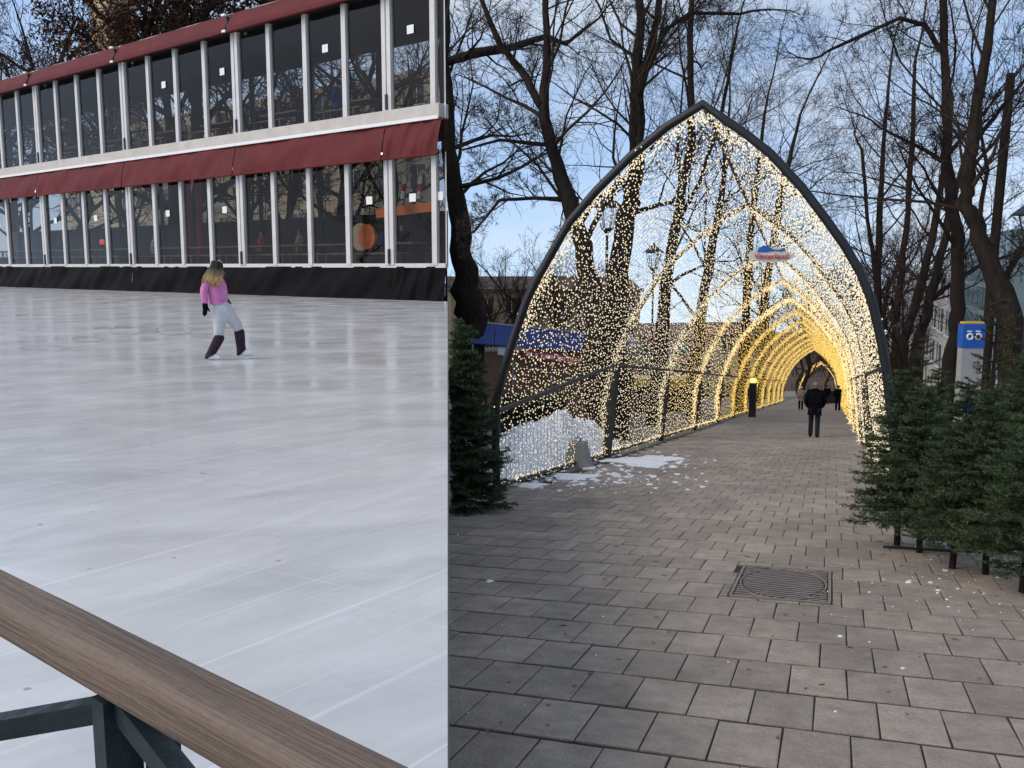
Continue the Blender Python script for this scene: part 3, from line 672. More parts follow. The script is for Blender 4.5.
def person(base, h, yaw, label, coat, legs, hair, shoe=None, stride=0.13, group=None, coat_len=0.50, hood=False, arm=0.06, seated=False, cap=None):
    """standing or walking adult in local coords: x right, y forward; scaled to height h"""
    s = h / 1.75
    root = thing('person', base, label, 'person', group); root.rotation_euler = (0, 0, yaw)
    V = lambda x, y, z: Vector((x, y, z)) * s
    hz = 0.93; st = stride
    J = dict(pel=(V(0, 0, hz), (0.155 * s, 0.115 * s)), bel=(V(0, 0.01, 1.10), (0.145 * s, 0.105 * s)), che=(V(0, 0.0, 1.32), (0.165 * s, 0.115 * s)),
             nek=(V(0, 0.0, 1.50), 0.055 * s), jaw=(V(0, 0.025, 1.585), (0.066 * s, 0.078 * s)), hed=(V(0, 0.01, 1.665), (0.076 * s, 0.092 * s)), top=(V(0, 0.0, 1.715), (0.055 * s, 0.065 * s)))
    E = chain('pel', 'bel', 'che', 'nek', 'jaw', 'hed', 'top')
    for sd_, nm, sg in ((-1, 'l', 1), (1, 'r', -1)):
        if seated:
            kn, an, to = V(sd_ * 0.11, 0.42, hz + 0.02), V(sd_ * 0.11, 0.40, hz - 0.42), V(sd_ * 0.12, 0.55, hz - 0.46)
            sh, el, wr, ha = V(sd_ * 0.20, 0, 1.42), V(sd_ * 0.26, 0.06, 1.17), V(sd_ * 0.18, 0.28, 1.14), V(sd_ * 0.15, 0.36, 1.14)
        else:
            kn, an, to = V(sd_ * 0.10, sg * st * 0.6 + 0.04, 0.50), V(sd_ * 0.10, sg * st, 0.09 if sg > 0 else 0.12), V(sd_ * 0.115, sg * st + 0.16, 0.035 if sg > 0 else 0.04)
            sh, el, wr, ha = V(sd_ * 0.20, 0, 1.42), V(sd_ * 0.27, -sg * st * 0.35, 1.14), V(sd_ * (0.25 - arm), -sg * st * 0.35 + 0.14, 0.93), V(sd_ * (0.24 - arm), -sg * st * 0.35 + 0.19, 0.86)
        J.update({nm + 'hip': (V(sd_ * 0.09, 0, hz - 0.06), 0.088 * s), nm + 'kn': (kn, 0.056 * s), nm + 'an': (an, 0.042 * s), nm + 'to': (to, (0.040 * s, 0.030 * s)),
                  nm + 'sh': (sh, 0.056 * s), nm + 'el': (el, 0.042 * s), nm + 'wr': (wr, 0.028 * s), nm + 'hand': (ha, (0.036 * s, 0.020 * s))})
        E += chain('pel', nm + 'hip', nm + 'kn', nm + 'an', nm + 'to') + chain('che', nm + 'sh', nm + 'el', nm + 'wr', nm + 'hand')
        fingers(J, E, wr, ha, (ha - wr).normalized(), Vector((-sd_, 0, 0)), s, nm)
    sk_part('body', M['skin'], root, J, E, 2)
    g = lambda n, k: (J[n][0], tuple(x + k * s for x in (J[n][1] if isinstance(J[n][1], tuple) else (J[n][1],) * 2)))
    # coat
    C_ = {n: g(n, 0.055) for n in ('pel', 'bel', 'che')}; C_['hem'] = (V(0, 0, hz - 0.17), (0.20 * s, 0.165 * s)); C_['col'] = (V(0, -0.005, 1.49), 0.095 * s)
    Ec = chain('hem', 'pel', 'bel', 'che', 'col')
    for nm in 'lr':
        for j in ('sh', 'el', 'wr'): C_[nm + j] = g(nm + j, 0.045 if j != 'wr' else 0.032)
        Ec += chain('che', nm + 'sh', nm + 'el', nm + 'wr')
    sk_part('coat', coat, root, C_, Ec)
    if hood:
        Hh = dict(a=(V(0, -0.05, 1.50), (0.13 * s, 0.09 * s)), b=(V(0, -0.075, 1.56), (0.10 * s, 0.06 * s))); sk_part('hood', coat, root, Hh, [('a', 'b')])
    Tr = {'pel': g('pel', 0.0)}; Et = []
    for nm in 'lr':
        for j, k in (('hip', 0.010), ('kn', 0.022), ('an', 0.030)): Tr[nm + j] = g(nm + j, k)
        Tr[nm + 'cuf'] = (J[nm + 'an'][0] - Z * 0.045 * s, 0.070 * s)
        Et += chain('pel', nm + 'hip', nm + 'kn', nm + 'an', nm + 'cuf')
    sk_part('trousers', legs, root, Tr, Et)
    for nm in 'lr':
        a_, t_ = J[nm + 'an'][0], J[nm + 'to'][0]
        he = a_ + Vector((0, -0.035, -0.055)) * s
        sk_part('shoe', shoe or M['black_cloth'], root, dict(a=(a_, 0.05 * s), b=(he, (0.044 * s, 0.036 * s)), c=(t_ + V(0, 0, 0.008), (0.048 * s, 0.036 * s))), [('a', 'b'), ('b', 'c')])
    Hr = dict(a=(V(0, -0.055, 1.585), (0.075 * s, 0.060 * s)), b=(V(0, -0.030, 1.675), (0.100 * s, 0.100 * s)), c=(V(0, -0.005, 1.745), (0.080 * s, 0.085 * s)))
    sk_part('hat' if cap else 'hair', cap or hair, root, Hr, chain('a', 'b', 'c'))
    return root
# skater, seen from behind, gliding to the right
SB = on_ice(228, 359.5); dS = (SB - EYE).dot(FWD); mS = dS / FPX
sk = thing('person', SB, 'skater in pink jacket, pale trousers and plum leg warmers gliding on the ice', 'person')
def SV(px, py, y=0.0): return Vector(((px - 228) * mS, y, (359.5 - py) * mS * 1.008))
J = dict(pel=(SV(221, 306), (0.06, 0.065)), bel=(SV(219.5, 296), (0.065, 0.065)), che=(SV(219, 285.5, 0.0), (0.088, 0.09)), nek=(SV(221, 276.5), 0.042),
         jaw=(SV(223, 271.5, 0.02), (0.052, 0.055)), hed=(SV(222.5, 266.0, 0.01), (0.058, 0.066)), top=(SV(222, 261.5), (0.042, 0.048)))
E = chain('pel', 'bel', 'che', 'nek', 'jaw', 'hed', 'top')
limbs = dict(l=((221, 322, -.06), (223, 333, -.07), (213, 352, -.07), (219, 358, -.07), (213.5, 280.5, -.06), (209.5, 291, -.12), (211, 302, -.14), (210.5, 309, -.14)),
             r=((231, 317, .06), (237.2, 328, .10), (239.5, 350, .12), (246, 356.5, .10), (222.5, 281, .08), (222.5, 291, .17), (222.5, 299, .24), (222.5, 303, .26)))
for nm, q in limbs.items():
    rr = (0.062, 0.048, 0.042, 0.03, 0.044, 0.036, 0.026, 0.032)
    for j, (x, y, dd), r_ in zip(('hip', 'kn', 'an', 'to', 'sh', 'el', 'wr', 'hand'), q, rr): J[nm + j] = (SV(x, y, dd), r_)
    E += chain('pel', nm + 'hip', nm + 'kn', nm + 'an', nm + 'to') + chain('che', nm + 'sh', nm + 'el', nm + 'wr', nm + 'hand')
sk_part('body', M['skin'], sk, J, E)
g = lambda n, k: (J[n][0], tuple(x + k for x in (J[n][1] if isinstance(J[n][1], tuple) else (J[n][1],) * 2)))
Cj = {n: g(n, 0.022) for n in ('bel', 'che')}; Cj['hem'] = (SV(219.8, 305), (0.128, 0.128)); Cj['bel'] = (SV(219.5, 296), (0.118, 0.118)); Cj['col'] = (SV(220.5, 277.5), 0.065)
Ec = chain('hem', 'bel', 'che', 'col')
for nm in 'lr':
    for j in ('sh', 'el', 'wr'): Cj[nm + j] = g(nm + j, 0.020)
    Cj[nm + 'cu'] = (J[nm + 'wr'][0].lerp(J[nm + 'hand'][0], 0.3), 0.044)
    Ec += chain('che', nm + 'sh', nm + 'el', nm + 'wr', nm + 'cu')
sk_part('jacket', M['pink'], sk, Cj, Ec)
Tj = {'pel': (SV(221.5, 308), (0.105, 0.112))}; Et = []; Tj['wst'] = (SV(220.0, 300), (0.09, 0.095)); Et += [('wst', 'pel')]
for nm in 'lr':
    Tj[nm + 'hip'] = g(nm + 'hip', 0.034); Tj[nm + 'kn'] = g(nm + 'kn', 0.028); Tj[nm + 'sn'] = (J[nm + 'kn'][0].lerp(J[nm + 'an'][0], 0.25), 0.06)
    if nm == 'l': del Tj['lhip']; Tj['lkn'] = (SV(222.5, 330, -.07), 0.080); Et += chain('pel', 'lkn', 'lsn')
    else: Et += chain('pel', nm + 'hip', nm + 'kn', nm + 'sn')
sk_part('trousers', M['pale_cloth'], sk, Tj, Et)
for nm, (x0, y0, x1, y1, dd, dx) in dict(l=(224, 333.5, 211.5, 356, -.07, 0.075), r=(237.8, 328.5, 239.5, 353.5, .11, 0.065)).items():
    a_, b_ = SV(x0, y0, dd), SV(x1, y1, dd)
    sk_part('leg_warmer', M['plum'], sk, dict(a=(a_, 0.078), m=(a_.lerp(b_, 0.5), 0.074), c=(a_.lerp(b_, 0.82), 0.062), d=(b_, (0.088, 0.088)), e=(b_ + Vector((0.008, 0, -0.008)), (0.086, 0.08))), chain('a', 'm', 'c', 'd', 'e'))
    toe = b_ + Vector((0.125, 0, -0.012)); hl = b_ + Vector((-0.03, 0, -0.01))
    if nm == 'r': toe = b_ + Vector((0.13, 0, 0.0)); hl = b_ + Vector((-0.01, 0, -0.02))
    bt = sk_part('skate_boot', M['skate_white'], sk, dict(a=(hl + Z * 0.02, 0.055), b=(hl.lerp(toe, 0.55) + Z * 0.012, 0.054), c=(toe + Vector((0.035, 0, 0)), 0.040)), chain('a', 'b', 'c'))
    mb = MB(); lo = min(toe.z, hl.z); q0 = hl + Vector((-0.03, -0.006, -0.06)); q1 = toe + Vector((0.03, -0.006, -0.045))
    q0.z = max(q0.z, 0.002) if nm == 'l' else 0.012; q1.z = 0.004 if nm == 'l' else 0.03
    mb.box(q0 + SB, q1 - q0, Vector((0, 0.012, 0)), Z * 0.035); mb.build('blade', M['steel'], sk)
for nm in 'lr':
    wr, ha = J[nm + 'wr'][0], J[nm + 'hand'][0]; dv = (ha - wr).normalized()
    Jg = {'wr': (wr, 0.04), 'xhand': (ha, (0.046, 0.034))}; Eg = [('wr', 'xhand')]
    fingers(Jg, Eg, wr, ha + dv * 0.02, dv, Vector((0.8, 0.5, 0)), 1.15, 'x'); sk_part('glove', M['black_cloth'], sk, Jg, Eg)
hj = dict(a=(SV(222.3, 262.5), (0.060, 0.066)), b=(SV(222, 267.5, -.005), (0.080, 0.084)), c=(SV(221, 273.5, -.03), (0.078, 0.070)), d=(SV(219.5, 279, -.06), (0.062, 0.045)))
hr = sk_part('hair', M['hairgrad'], sk, hj, chain('a', 'b', 'c', 'd'))
mb = MB(); rh = random.Random(8)
for i in range(90):
    f = rh.uniform(-1, 1); c0 = SV(222 + 4.5 * f * rh.random(), rh.uniform(262, 267), -0.06 - 0.03 * rh.random()); c1 = SV(221 + 7.5 * f, rh.uniform(270, 274), -0.09 * math.sqrt(max(0, 1 - f * f)) - 0.03)
    c2 = SV(218.8 + 9.0 * f + rh.gauss(0, .6), rh.uniform(277, 281), -0.12 + 0.03 * abs(f)); c3 = SV(217.6 + 10.0 * f + rh.gauss(0, .9), rh.uniform(281, 288), -0.13 + rh.gauss(0, .01))
    pts_ = [c0, c0.lerp(c1, .5), c1, c1.lerp(c2, .5) + Vector((rh.gauss(0, .006), 0, 0)), c2, c3]
    mb.tube([p + SB for p in pts_], [0.010, 0.012, 0.013, 0.012, 0.010, 0.003], 5)
mb.build('locks', M['hairgrad'], hr, True)

walker = on_walk(813.5, 438)
yawA = -math.atan2(AX.x, AX.y)
person(walker, 1.80, yawA, 'man in bulky black jacket walking away down the lit tunnel', M['black_cloth'], M['denim'], M['grey_hair'], hood=True)
person(on_walk(800.5, 410.5), 1.62, yawA + math.pi, 'distant walker in pale beige coat at the left of the tunnel', M['beige_cloth'], M['black_cloth'], M['grey_hair'], cap=M['paper'])
person(on_walk(837.5, 411), 1.72, yawA, 'distant walker in black by the right side of the tunnel', M['black_cloth'], M['black_cloth'], M['dark_hair'])
person(on_walk(826.5, 404.5), 1.72, yawA, 'farthest small walker in dark coat beyond the tunnel end', M['black_cloth'], M['denim'], M['dark_hair'])
# people in the pavilion
pb = on_front(338, 110, 1.2); pb.z = zLe - 0.08
person(pb, 1.9, 1.2, 'person in blue jacket standing at an upper marquee window', M['blue_cloth'], M['denim'], M['dark_hair'], stride=0.05)
for i, (px, c_, l_) in enumerate(((388, M['blue_cloth'], 'person in dark blue coat standing under the left part of the orange banner'), (402, M['black_cloth'], 'person in black coat standing below the middle of the orange banner'))):
    q = on_front(px, 250, 1.6 + 0.4 * i); q.z = zB - 0.12; person(q, 1.75, 2.6, l_, c_, M['denim'], M['dark_hair'], stride=0.04)

for px, st_, n_, c_, l_ in ((262, 0, 2.4, M['red_paint'], 'person in red jacket inside the lower marquee right of the skater'), (300, 0, 2.8, M['beige_cloth'], 'person in beige coat inside the lower marquee left of the round board'), (155, 0, 2.2, M['pale_cloth'], 'person in pale coat inside the lower marquee left of the red pillars'),
                          (60, 0, 2.4, M['blue_cloth'], 'person in blue coat at the far left of the lower marquee'), (270, 1, 2.2, M['black_cloth'], 'person in black coat on the upper marquee floor left of the blue jacket'), (190, 1, 2.4, M['beige_cloth'], 'person in beige coat on the upper marquee floor above the skater')):
    q = on_front(px, 250, n_); q.z = (zLe - 0.08) if st_ else (zB - 0.12); person(q, 1.75, 2.2, l_, c_, M['denim'], M['dark_hair'], stride=0.04)
# ------------------------------------------------------------------ wooden rail in front
RZ = 0.95
a0, a1_ = on_ice(0, 566.0, RZ), on_ice(406, 761.5, RZ)
rdir = (a1_ - a0); rdir.z = 0; rdir.normalize()
rperp = Vector((rdir.y, -rdir.x, 0)); 
if rperp.y > 0: rperp = -rperp
wid = (on_ice(0, 603.7, RZ) - a0).dot(rperp)
rl = ray(0, 643); fr0 = a0 + rperp * wid; tt = (fr0 - EYE).dot(rperp) / rl.dot(rperp); thk = RZ - (EYE + rl * tt).z
s0 = a0 - rdir * 3.0; Lr = (a1_ - a0).length + 3.0 + 0.12
fence = thing('railing', (a0 + rdir * 0.2) * 1.0 - Z * RZ, 'weathered wooden handrail on dark green steel posts at the near rink edge', 'railing')
mb = MB(); n_ = 60
prof = []
rc = 0.012
def rail_prof(u):      # section: w across, z
    pts = []
    for (cw, cz, a_s) in ((wid - rc, -rc, (0, 90)), (rc * .6, -rc * .6, (90, 180)), (rc * .6, -thk + rc * .6, (180, 270)), (wid - rc, -thk + rc, (270, 360))):
        r_ = rc if cw > wid / 2 else rc * .6
        for q in np.linspace(a_s[0], a_s[1], 4): pts.append((cw + r_ * math.cos(R_(q)), cz + r_ * math.sin(R_(q))))
    return pts
pf = rail_prof(0); k_ = len(pf); o_ = []
for i in range(n_ + 1):
    c = s0 + rdir * (Lr * i / n_)
    for j, (w_, z_) in enumerate(pf):
        wob = 0.0012 * math.sin(i * 0.9 + j * 1.3) + 0.0008 * math.sin(i * 2.3 + j)
        o_.append(c + rperp * (w_ + wob) + Z * (z_ + wob))
mb.add(o_, [(i * k_ + j, i * k_ + (j + 1) % k_, (i + 1) * k_ + (j + 1) % k_, (i + 1) * k_ + j) for i in range(n_) for j in range(k_)] + [tuple(range(k_)), tuple(n_ * k_ + j for j in reversed(range(k_)))])
rail = mb.build('handrail', M['wood'], fence, True)
ang = math.atan2(rdir.y, rdir.x)
t = M['wood'].node_tree
for n in t.nodes:
    if n.type == 'MAPPING': n.inputs['Rotation'].default_value = (0, 0, ang)
# steel work below the rail
def under(px, py, off): # point on vertical plane of the rail, offset across
    pl = a0 + rperp * off; r = ray(px, py); t_ = (pl - EYE).dot(rperp) / r.dot(rperp); return EYE + r * t_
pm = wid * 0.55
pA = under(116, 700, pm); pT = 0; pF = Vector((pA.x, pA.y, 0))
mb = MB(); mb.box(pF - rdir * 0.011 - rperp * 0.018, rdir * 0.022, rperp * 0.036, Z * (RZ - thk - 0.004)); mb.build('post', M['green_steel'], fence)
pA2 = under(131, 720, pm); 
mb = MB(); mb.box(Vector((pA2.x, pA2.y, 0)) - rdir * 0.008 - rperp * 0.014 - rperp * 0.03, rdir * 0.016, rperp * 0.028, Z * (RZ - thk)); mb.build('post', M['green_steel'], fence)
for q0, q1, nm in (((124, 690), (192, 775), 'brace'),):
    A1, B1 = under(*q0, pm - 0.012), under(*q1, pm - 0.012); dd = (B1 - A1); B1 = A1 + dd * 2.2; dd = B1 - A1
    nn = dd.cross(rperp).normalized() * 0.022
    mb = MB(); mb.box(A1 - nn / 2, dd, rperp * 0.02, nn); mb.build(nm, M['green_steel'], fence)
A1 = under(112, 703, pm - 0.012); dq = A1 - EYE; B1 = EYE + ray(-60, 733) * (dq.dot(FWD) * 1.02)
dd = B1 - A1; up_ = Z * 0.021
mb = MB(); mb.box(A1 - up_ / 2, dd, Vector((0, -0.02, 0)), up_); mb.build('cross_bar', M['green_steel'], fence)

# ------------------------------------------------------------------ light tunnel
F0 = on_walk(497.5, 494)                                   # left foot of the first arch
UX = Vector((BX.x, BX.y, 0)).normalized()
def arch_pt(px, py):
    r = ray(px, py); nrm = Vector((UX.y, -UX.x, 0)); t_ = (F0 - EYE).dot(nrm) / r.dot(nrm); p = EYE + r * t_
    return p
prof_px = [(497.0, 494), (495.5, 450), (496.3, 402), (503, 372), (512.8, 341), (525, 300), (536.5, 280), (569, 222.6), (596, 191), (631, 156), (666.5, 127), (703, 104),
           (724, 119), (747, 134.8), (771, 154), (802, 187.5), (825.6, 218.7), (845, 246), (860.7, 273), (871.5, 300), (880, 335), (886.5, 372), (892, 420), (897, 470), (899, 505)]
prof_px[5] = (526.5, 301)
AP = [arch_pt(*p) - F0 for p in prof_px]
AP[-1] = UX * AP[-1].dot(UX); AP[-1].z = -0.05
def resample(P, n):
    L = [0]
    for i in range(len(P) - 1): L.append(L[-1] + (P[i + 1] - P[i]).length)
    out = []
    for s_ in np.linspace(0, L[-1], n):
        i = max(0, min(len(P) - 2, int(np.searchsorted(L, s_)) - 1)); t_ = (s_ - L[i]) / max(1e-9, L[i + 1] - L[i]); out.append(P[i].lerp(P[i + 1], t_))
    return out, L[-1]
APF, APL = resample(AP, 400)
APN = np.array([tuple(p) for p in APF])
SPA = (on_walk(662, 442.5) - on_walk(606, 459)).dot(AX); SPA = 7.0
NARCH = 13
tun = thing('light_tunnel', F0, 'long pointed arch tunnel of warm fairy lights over the walk', 'light tunnel')
def tpos(k): return F0 + AX * (SPA * k)
for k in range(NARCH):
    mb = MB(); r_ = 0.062 if k == 0 else 0.045
    mb.tube([tpos(k) + p for p in AP], r_, 8); mb.build('arch', M['black_steel'] if k == 0 else M['rust_steel'], tun, True)
FH = 2.15
iL = min(range(400), key=lambda i: abs(APF[i].z - FH) + (0 if i < 200 else 9))
iR = min(range(400), key=lambda i: abs(APF[i].z - FH) + (0 if i > 200 else 9))
for side, ii in ((0, iL), (399, iR)):
    foot = APF[side] * 1.0; foot.z = 0
    topo = APF[ii] * 1.0
    for k in range(1, NARCH):
        base = tpos(k) + foot
        mb = MB(); mb.tube([base, tpos(k) + Vector((topo.x, topo.y, FH))], 0.07 if k > 1 else 0.12, 6); mb.build('fence_post', M['rust_steel'], tun)
    for k in range(NARCH - 1):
        z0_ = FH if (k > 0 or side) else 1.15
        p0, p1 = tpos(k) + Vector((topo.x, topo.y, z0_)), tpos(k + 1) + Vector((topo.x, topo.y, FH))
        if k == 0 and side == 0: p0 = tpos(0) + APF[min(range(60), key=lambda i: abs(APF[i].z - 1.25))]
        mb = MB(); mb.tube([p0, p1], 0.04, 6); mb.build('fence_rail', M['rust_steel'], tun)
        q0, q1 = tpos(k) + foot + Z * 0.12, tpos(k + 1) + foot + Z * 0.12
        mb = MB(); mb.tube([q0, q1], 0.035, 6); mb.build('foot_rail', M['rust_steel'], tun)
for k in range(NARCH - 1):      # ridge bar between arch tips
    mb = MB(); tip = max(AP, key=lambda p: p.z); mb.tube([tpos(k) + tip, tpos(k + 1) + tip], 0.035, 6); mb.build('ridge_bar', M['rust_steel'], tun)
# bulbs: strands follow the arch between every pair of arches
rg_ = np.random.default_rng(5)
OCT_V = np.array([(1, 0, 0), (-1, 0, 0), (0, 1, 0), (0, -1, 0), (0, 0, 1.3), (0, 0, -1.3)], dtype=float)
OCT_F = np.array([(0, 2, 4), (2, 1, 4), (1, 3, 4), (3, 0, 4), (2, 0, 5), (1, 2, 5), (3, 1, 5), (0, 3, 5)])
def bulbs(name, P, r, m, parent):
    P = np.asarray(P); n = len(P); rr = r * rg_.uniform(0.7, 1.25, (n, 1, 1))
    V = P[:, None, :] + OCT_V[None] * rr; F = OCT_F[None] + (np.arange(n) * 6)[:, None, None]
    me = fast_mesh(name, V.reshape(-1, 3) - np.array(rootloc(parent)), F.reshape(-1, 3), 3)
    return tag(mkobj(name, me, m, parent), kind='stuff')
axn = np.array(AX); f0n = np.array(F0)
wire = MB()
for k in range(NARCH - 1):
    P = []
    nstr = [70, 54, 44, 26][min(k, 3)]
    for j in range(nstr):
        a_ = SPA * (k + (j + 0.5) / nstr)
        sp_ = [0.088, 0.105, 0.13, 0.21][min(k, 3)]
        m_ = int(APL / sp_)
        s_ = (np.arange(m_) + rg_.uniform(0, 1)) * sp_ + rg_.normal(0, 0.03, m_)
        idx = np.clip((s_ / APL * 399), 0, 399).astype(int)
        sag = np.abs(rg_.normal(0, 0.03, m_))
        q = APN[idx] + axn * (a_ + rg_.normal(0, 0.05, m_))[:, None] + f0n; q[:, 2] -= sag
        q = q[APN[idx][:, 2] > 0.1]
        P.append(q)
        if k < 2 and j % 2 == 0: wire.tube([F0 + AX * a_ + p for p in APF[4:396:6]], 0.003, 3, False)
    # dense garlands along each arch and the foot rails
    ribs = [k + 1.0] if k else [0.02, 1.0]
    for kk in ribs:
        dens = 2300
        idx = rg_.integers(6, 394, dens); q = APN[idx] * 0.988 + axn * (SPA * kk + (0.12 if kk < 0.1 else -0.10)) + f0n + rg_.normal(0, 0.055, (dens, 3))
        if kk < 0.1: q = q[APN[idx][:, 2] > 2.5]
        P.append(q)
    for side in (2, 397):
        n_ = 260 if k < 2 else 120
        q = APN[side] * np.array([1, 1, 0]) + axn * (rg_.uniform(0, 1, n_) * SPA + SPA * k)[:, None] + f0n + np.array([0, 0, 0.15]) + rg_.normal(0, 0.03, (n_, 3)); P.append(q)
    bulbs('fairy_lights', np.concatenate(P), [0.0105, 0.0125, 0.0155, 0.021][min(k, 3)], M['bulb_white'] if k < 2 else M['bulb_mid'] if k < 4 else M['bulb_gold'], tun)
tag(wire.build('strand_wires', M['rust_steel'], tun), kind='stuff')
# second tunnel farther down the walk
F1 = F0 + AX * (SPA * 18.5)
tun2 = thing('light_tunnel', F1, 'second smaller looking golden light tunnel seen through the far end of the first', 'light tunnel')
for k in range(4):
    mb = MB(); mb.tube([F1 + AX * SPA * k + p for p in AP], 0.09, 6); mb.build('arch', M['rust_steel'], tun2)
P = []
for j in range(60):
    a_ = SPA * 3 * j / 60; m_ = 90; idx = rg_.integers(4, 396, m_); q = APN[idx] + axn * a_ + np.array(F1) + rg_.normal(0, 0.05, (m_, 3)); P.append(q)
bulbs('fairy_lights', np.concatenate(P), 0.05, M['bulb_gold'], tun2)
# hanging sign
sc_ = at(771.5, 254, 22.0); mpx = 22.0 / FPX
fwdA = Vector((AX.x, AX.y, 0)).normalized(); rgtA = UX
sg = thing('hanging_sign', sc_ - Z * 0.3, 'oval white sign with blue hills and red lettering hanging in the tunnel', 'sign')
def oval(mb, c, rx, rz, th_, n=32):
    f_ = [c + rgtA * rx * math.cos(2 * math.pi * k / n) + Z * rz * math.sin(2 * math.pi * k / n) for k in range(n)]
    mb.add(f_ + [p + fwdA * th_ for p in f_], [tuple(reversed(range(n)))] + [tuple(range(n, 2 * n))] + [(k, (k + 1) % n, n + (k + 1) % n, n + k) for k in range(n)])
mb = MB(); oval(mb, sc_ - Z * 0.02, 23 * mpx, 7.5 * mpx, 0.06); mb.build('board', M['white_frame'], sg)
mb = MB()
hp = [(-14, 2), (-12, 6.5), (-8, 8.5), (-3, 8), (0, 5.5), (3, 4.2), (8, 4.0), (10, 5.5), (13, 6.0), (13.5, 3.8), (9, 2.4), (4, 3.2), (0, 2.8), (-5, 2.0)]
f_ = [sc_ + rgtA * x * mpx + Z * z_ * mpx - fwdA * 0.02 for x, z_ in hp]
mb.add(f_ + [p + fwdA * 0.03 for p in f_], [tuple(range(len(hp) - 1, -1, -1)), tuple(range(len(hp), 2 * len(hp)))] + [(k, (k + 1) % len(hp), len(hp) + (k + 1) % len(hp), len(hp) + k) for k in range(len(hp))])
mb.build('hills', M['blue_paint'], sg)
text_mesh('Vinterland', 7.9 * mpx, 'lettering', M['red_sign'], sg, sc_ - Z * 2.4 * mpx - fwdA * 0.035, rgtA, Z, -fwdA, 0.012)
for s_ in (-1, 1):
    mb = MB(); mb.tube([sc_ + rgtA * s_ * 15 * mpx + Z * 5 * mpx, sc_ + rgtA * s_ * 4 * mpx + Z * 2.6], 0.008, 4); mb.build('hanger', M['rust_steel'], sg)
# closed gate leaf in the left fence
gb = on_walk(752, 417.5)
gt = thing('dark_cabinet', gb, 'tall narrow dark cabinet with lit top standing at the left tunnel fence', 'cabinet')
mb = MB(); mb.cbox(gb + Z * 0.92, UX * 0.34, fwdA * 0.5, Z * 1.84); mb.build('box', M['rust_steel'], gt)
mb = MB(); mb.cbox(gb + Z * 1.95, UX * 0.3, fwdA * 0.4, Z * 0.2); mb.build('lamp', emit('cabinet_lamp', (1, 0.62, 0.12, 1), 1.1), gt)
mb = MB(); mb.cbox(gb + Z * 1.1 - fwdA * 0.26, UX * 0.26, fwdA * 0.02, Z * 1.3); mb.build('door', M['black_steel'], gt)
bx = on_walk(829, 403.5); bt = thing('planter_box', bx, 'low dark box standing beyond the end of the first light tunnel', 'planter')
mb = MB(); mb.cbox(bx + Z * 0.6, UX * 3.2, fwdA * 1.0, Z * 1.2); mb.build('box', M['black_steel'], bt)
mb = MB(); mb.cbox(bx + Z * 1.24, UX * 3.4, fwdA * 1.2, Z * 0.08); mb.build('rim', M['rust_steel'], bt)

# ------------------------------------------------------------------ snow heap, weight, debris
def hnoise(x, y): return (math.sin(x * 3.1 + 1.3 * y) + math.sin(y * 4.7 - x * 1.9) + 0.6 * math.sin(7.3 * x + 2 * y) + 0.5 * math.sin(11 * y + 5 * x)) / 3.1
def heap(u, v):
    px = 484 + 136 * u; d = 4594 / (832 - px) + 0.25 + 7.0 * v
    top_y = np.interp(px, [480, 497, 520, 545, 563, 572, 595, 606, 614, 620], [470, 440, 428, 421, 411, 420, 424, 436, 452, 460])
    dm = 4594 / (832 - px) + 4.5
    H = max(0.0, (386 + 1485 / dm - top_y) * dm / FPX)
    x_ = min(1.0, v / 0.6); prof_ = x_ * x_ * (3 - 2 * x_) if v < 0.6 else max(0.0, 1 - ((v - 0.6) / 0.4) ** 2)
    p = walk_at(px, d); p.z += max(0, H * prof_ * (1 + 0.14 * hnoise(px / 9, d * 2)) + 0.06 * hnoise(px / 4, d * 3) + 0.035 * hnoise(px * 0.9, d * 9)) + 0.03
    return p
mb = MB(); mb.grid(heap, 110, 44); tag(mb.build('snow_heap', M['snow'], None, False), 'heap of ploughed white snow behind the left tunnel fence', 'snow heap')
def patch(cx_, cy_, rx, ry, seed, h=0.03, n=26):
    c = on_walk(cx_, cy_); ex = on_walk(cx_ + rx, cy_) - c; ey = on_walk(cx_, cy_ - ry) - c; r0 = random.Random(seed); ph = [r0.uniform(0, 6) for _ in range(4)]
    o_ = [c + NX * (h + 0.03)]
    for ring in (0.6, 1.0):
        for k in range(n):
            a_ = 2 * math.pi * k / n; rr = ring * (1 + 0.25 * math.sin(3 * a_ + ph[0]) + 0.15 * math.sin(7 * a_ + ph[1]) + 0.08 * math.sin(12 * a_ + ph[2]))
            o_.append(c + ex * math.cos(a_) * rr + ey * math.sin(a_) * rr + NX * ((h * 0.7 + 0.03) if ring < 1 else 0.026))
    return o_, [(0, 1 + k, 1 + (k + 1) % n) for k in range(n)] + [(1 + k, 1 + n + k, 1 + n + (k + 1) % n, 1 + (k + 1) % n) for k in range(n)]
for i, (x_, y_, rx, ry, l_) in enumerate(((643, 462, 30, 5.5, 'thin melting snow patch on the paving beside the fence post'), (575, 478, 24, 3.2, 'narrow strip of trampled snow under the front fence panel'), (530, 487, 18, 2.6, 'small strip of dirty snow near the left spruce'), (672, 460, 12, 2.2, 'small tail of snow on the paving beside the larger patch'))):
    mb = MB(); mb.add(*patch(x_, y_, rx, ry, i)); tag(mb.build('snow_patch', M['snow']), l_, 'snow', 'snow patches by the fence')
bits = MB(); r0 = random.Random(3)
for i in range(120):
    if i < 95: x_, y_ = r0.gauss(955, 55), r0.gauss(595, 24)
    else: x_, y_ = r0.uniform(455, 1020), r0.uniform(500, 760)
    if not (449 < x_ < 1060 and 470 < y_ < 790): continue
    sz = abs(r0.gauss(0, 1)) ** 1.6 * 0.75 + 0.35; bits.add(*patch(x_, y_, sz * 1.3, sz * 0.5, i, 0.004, 7))
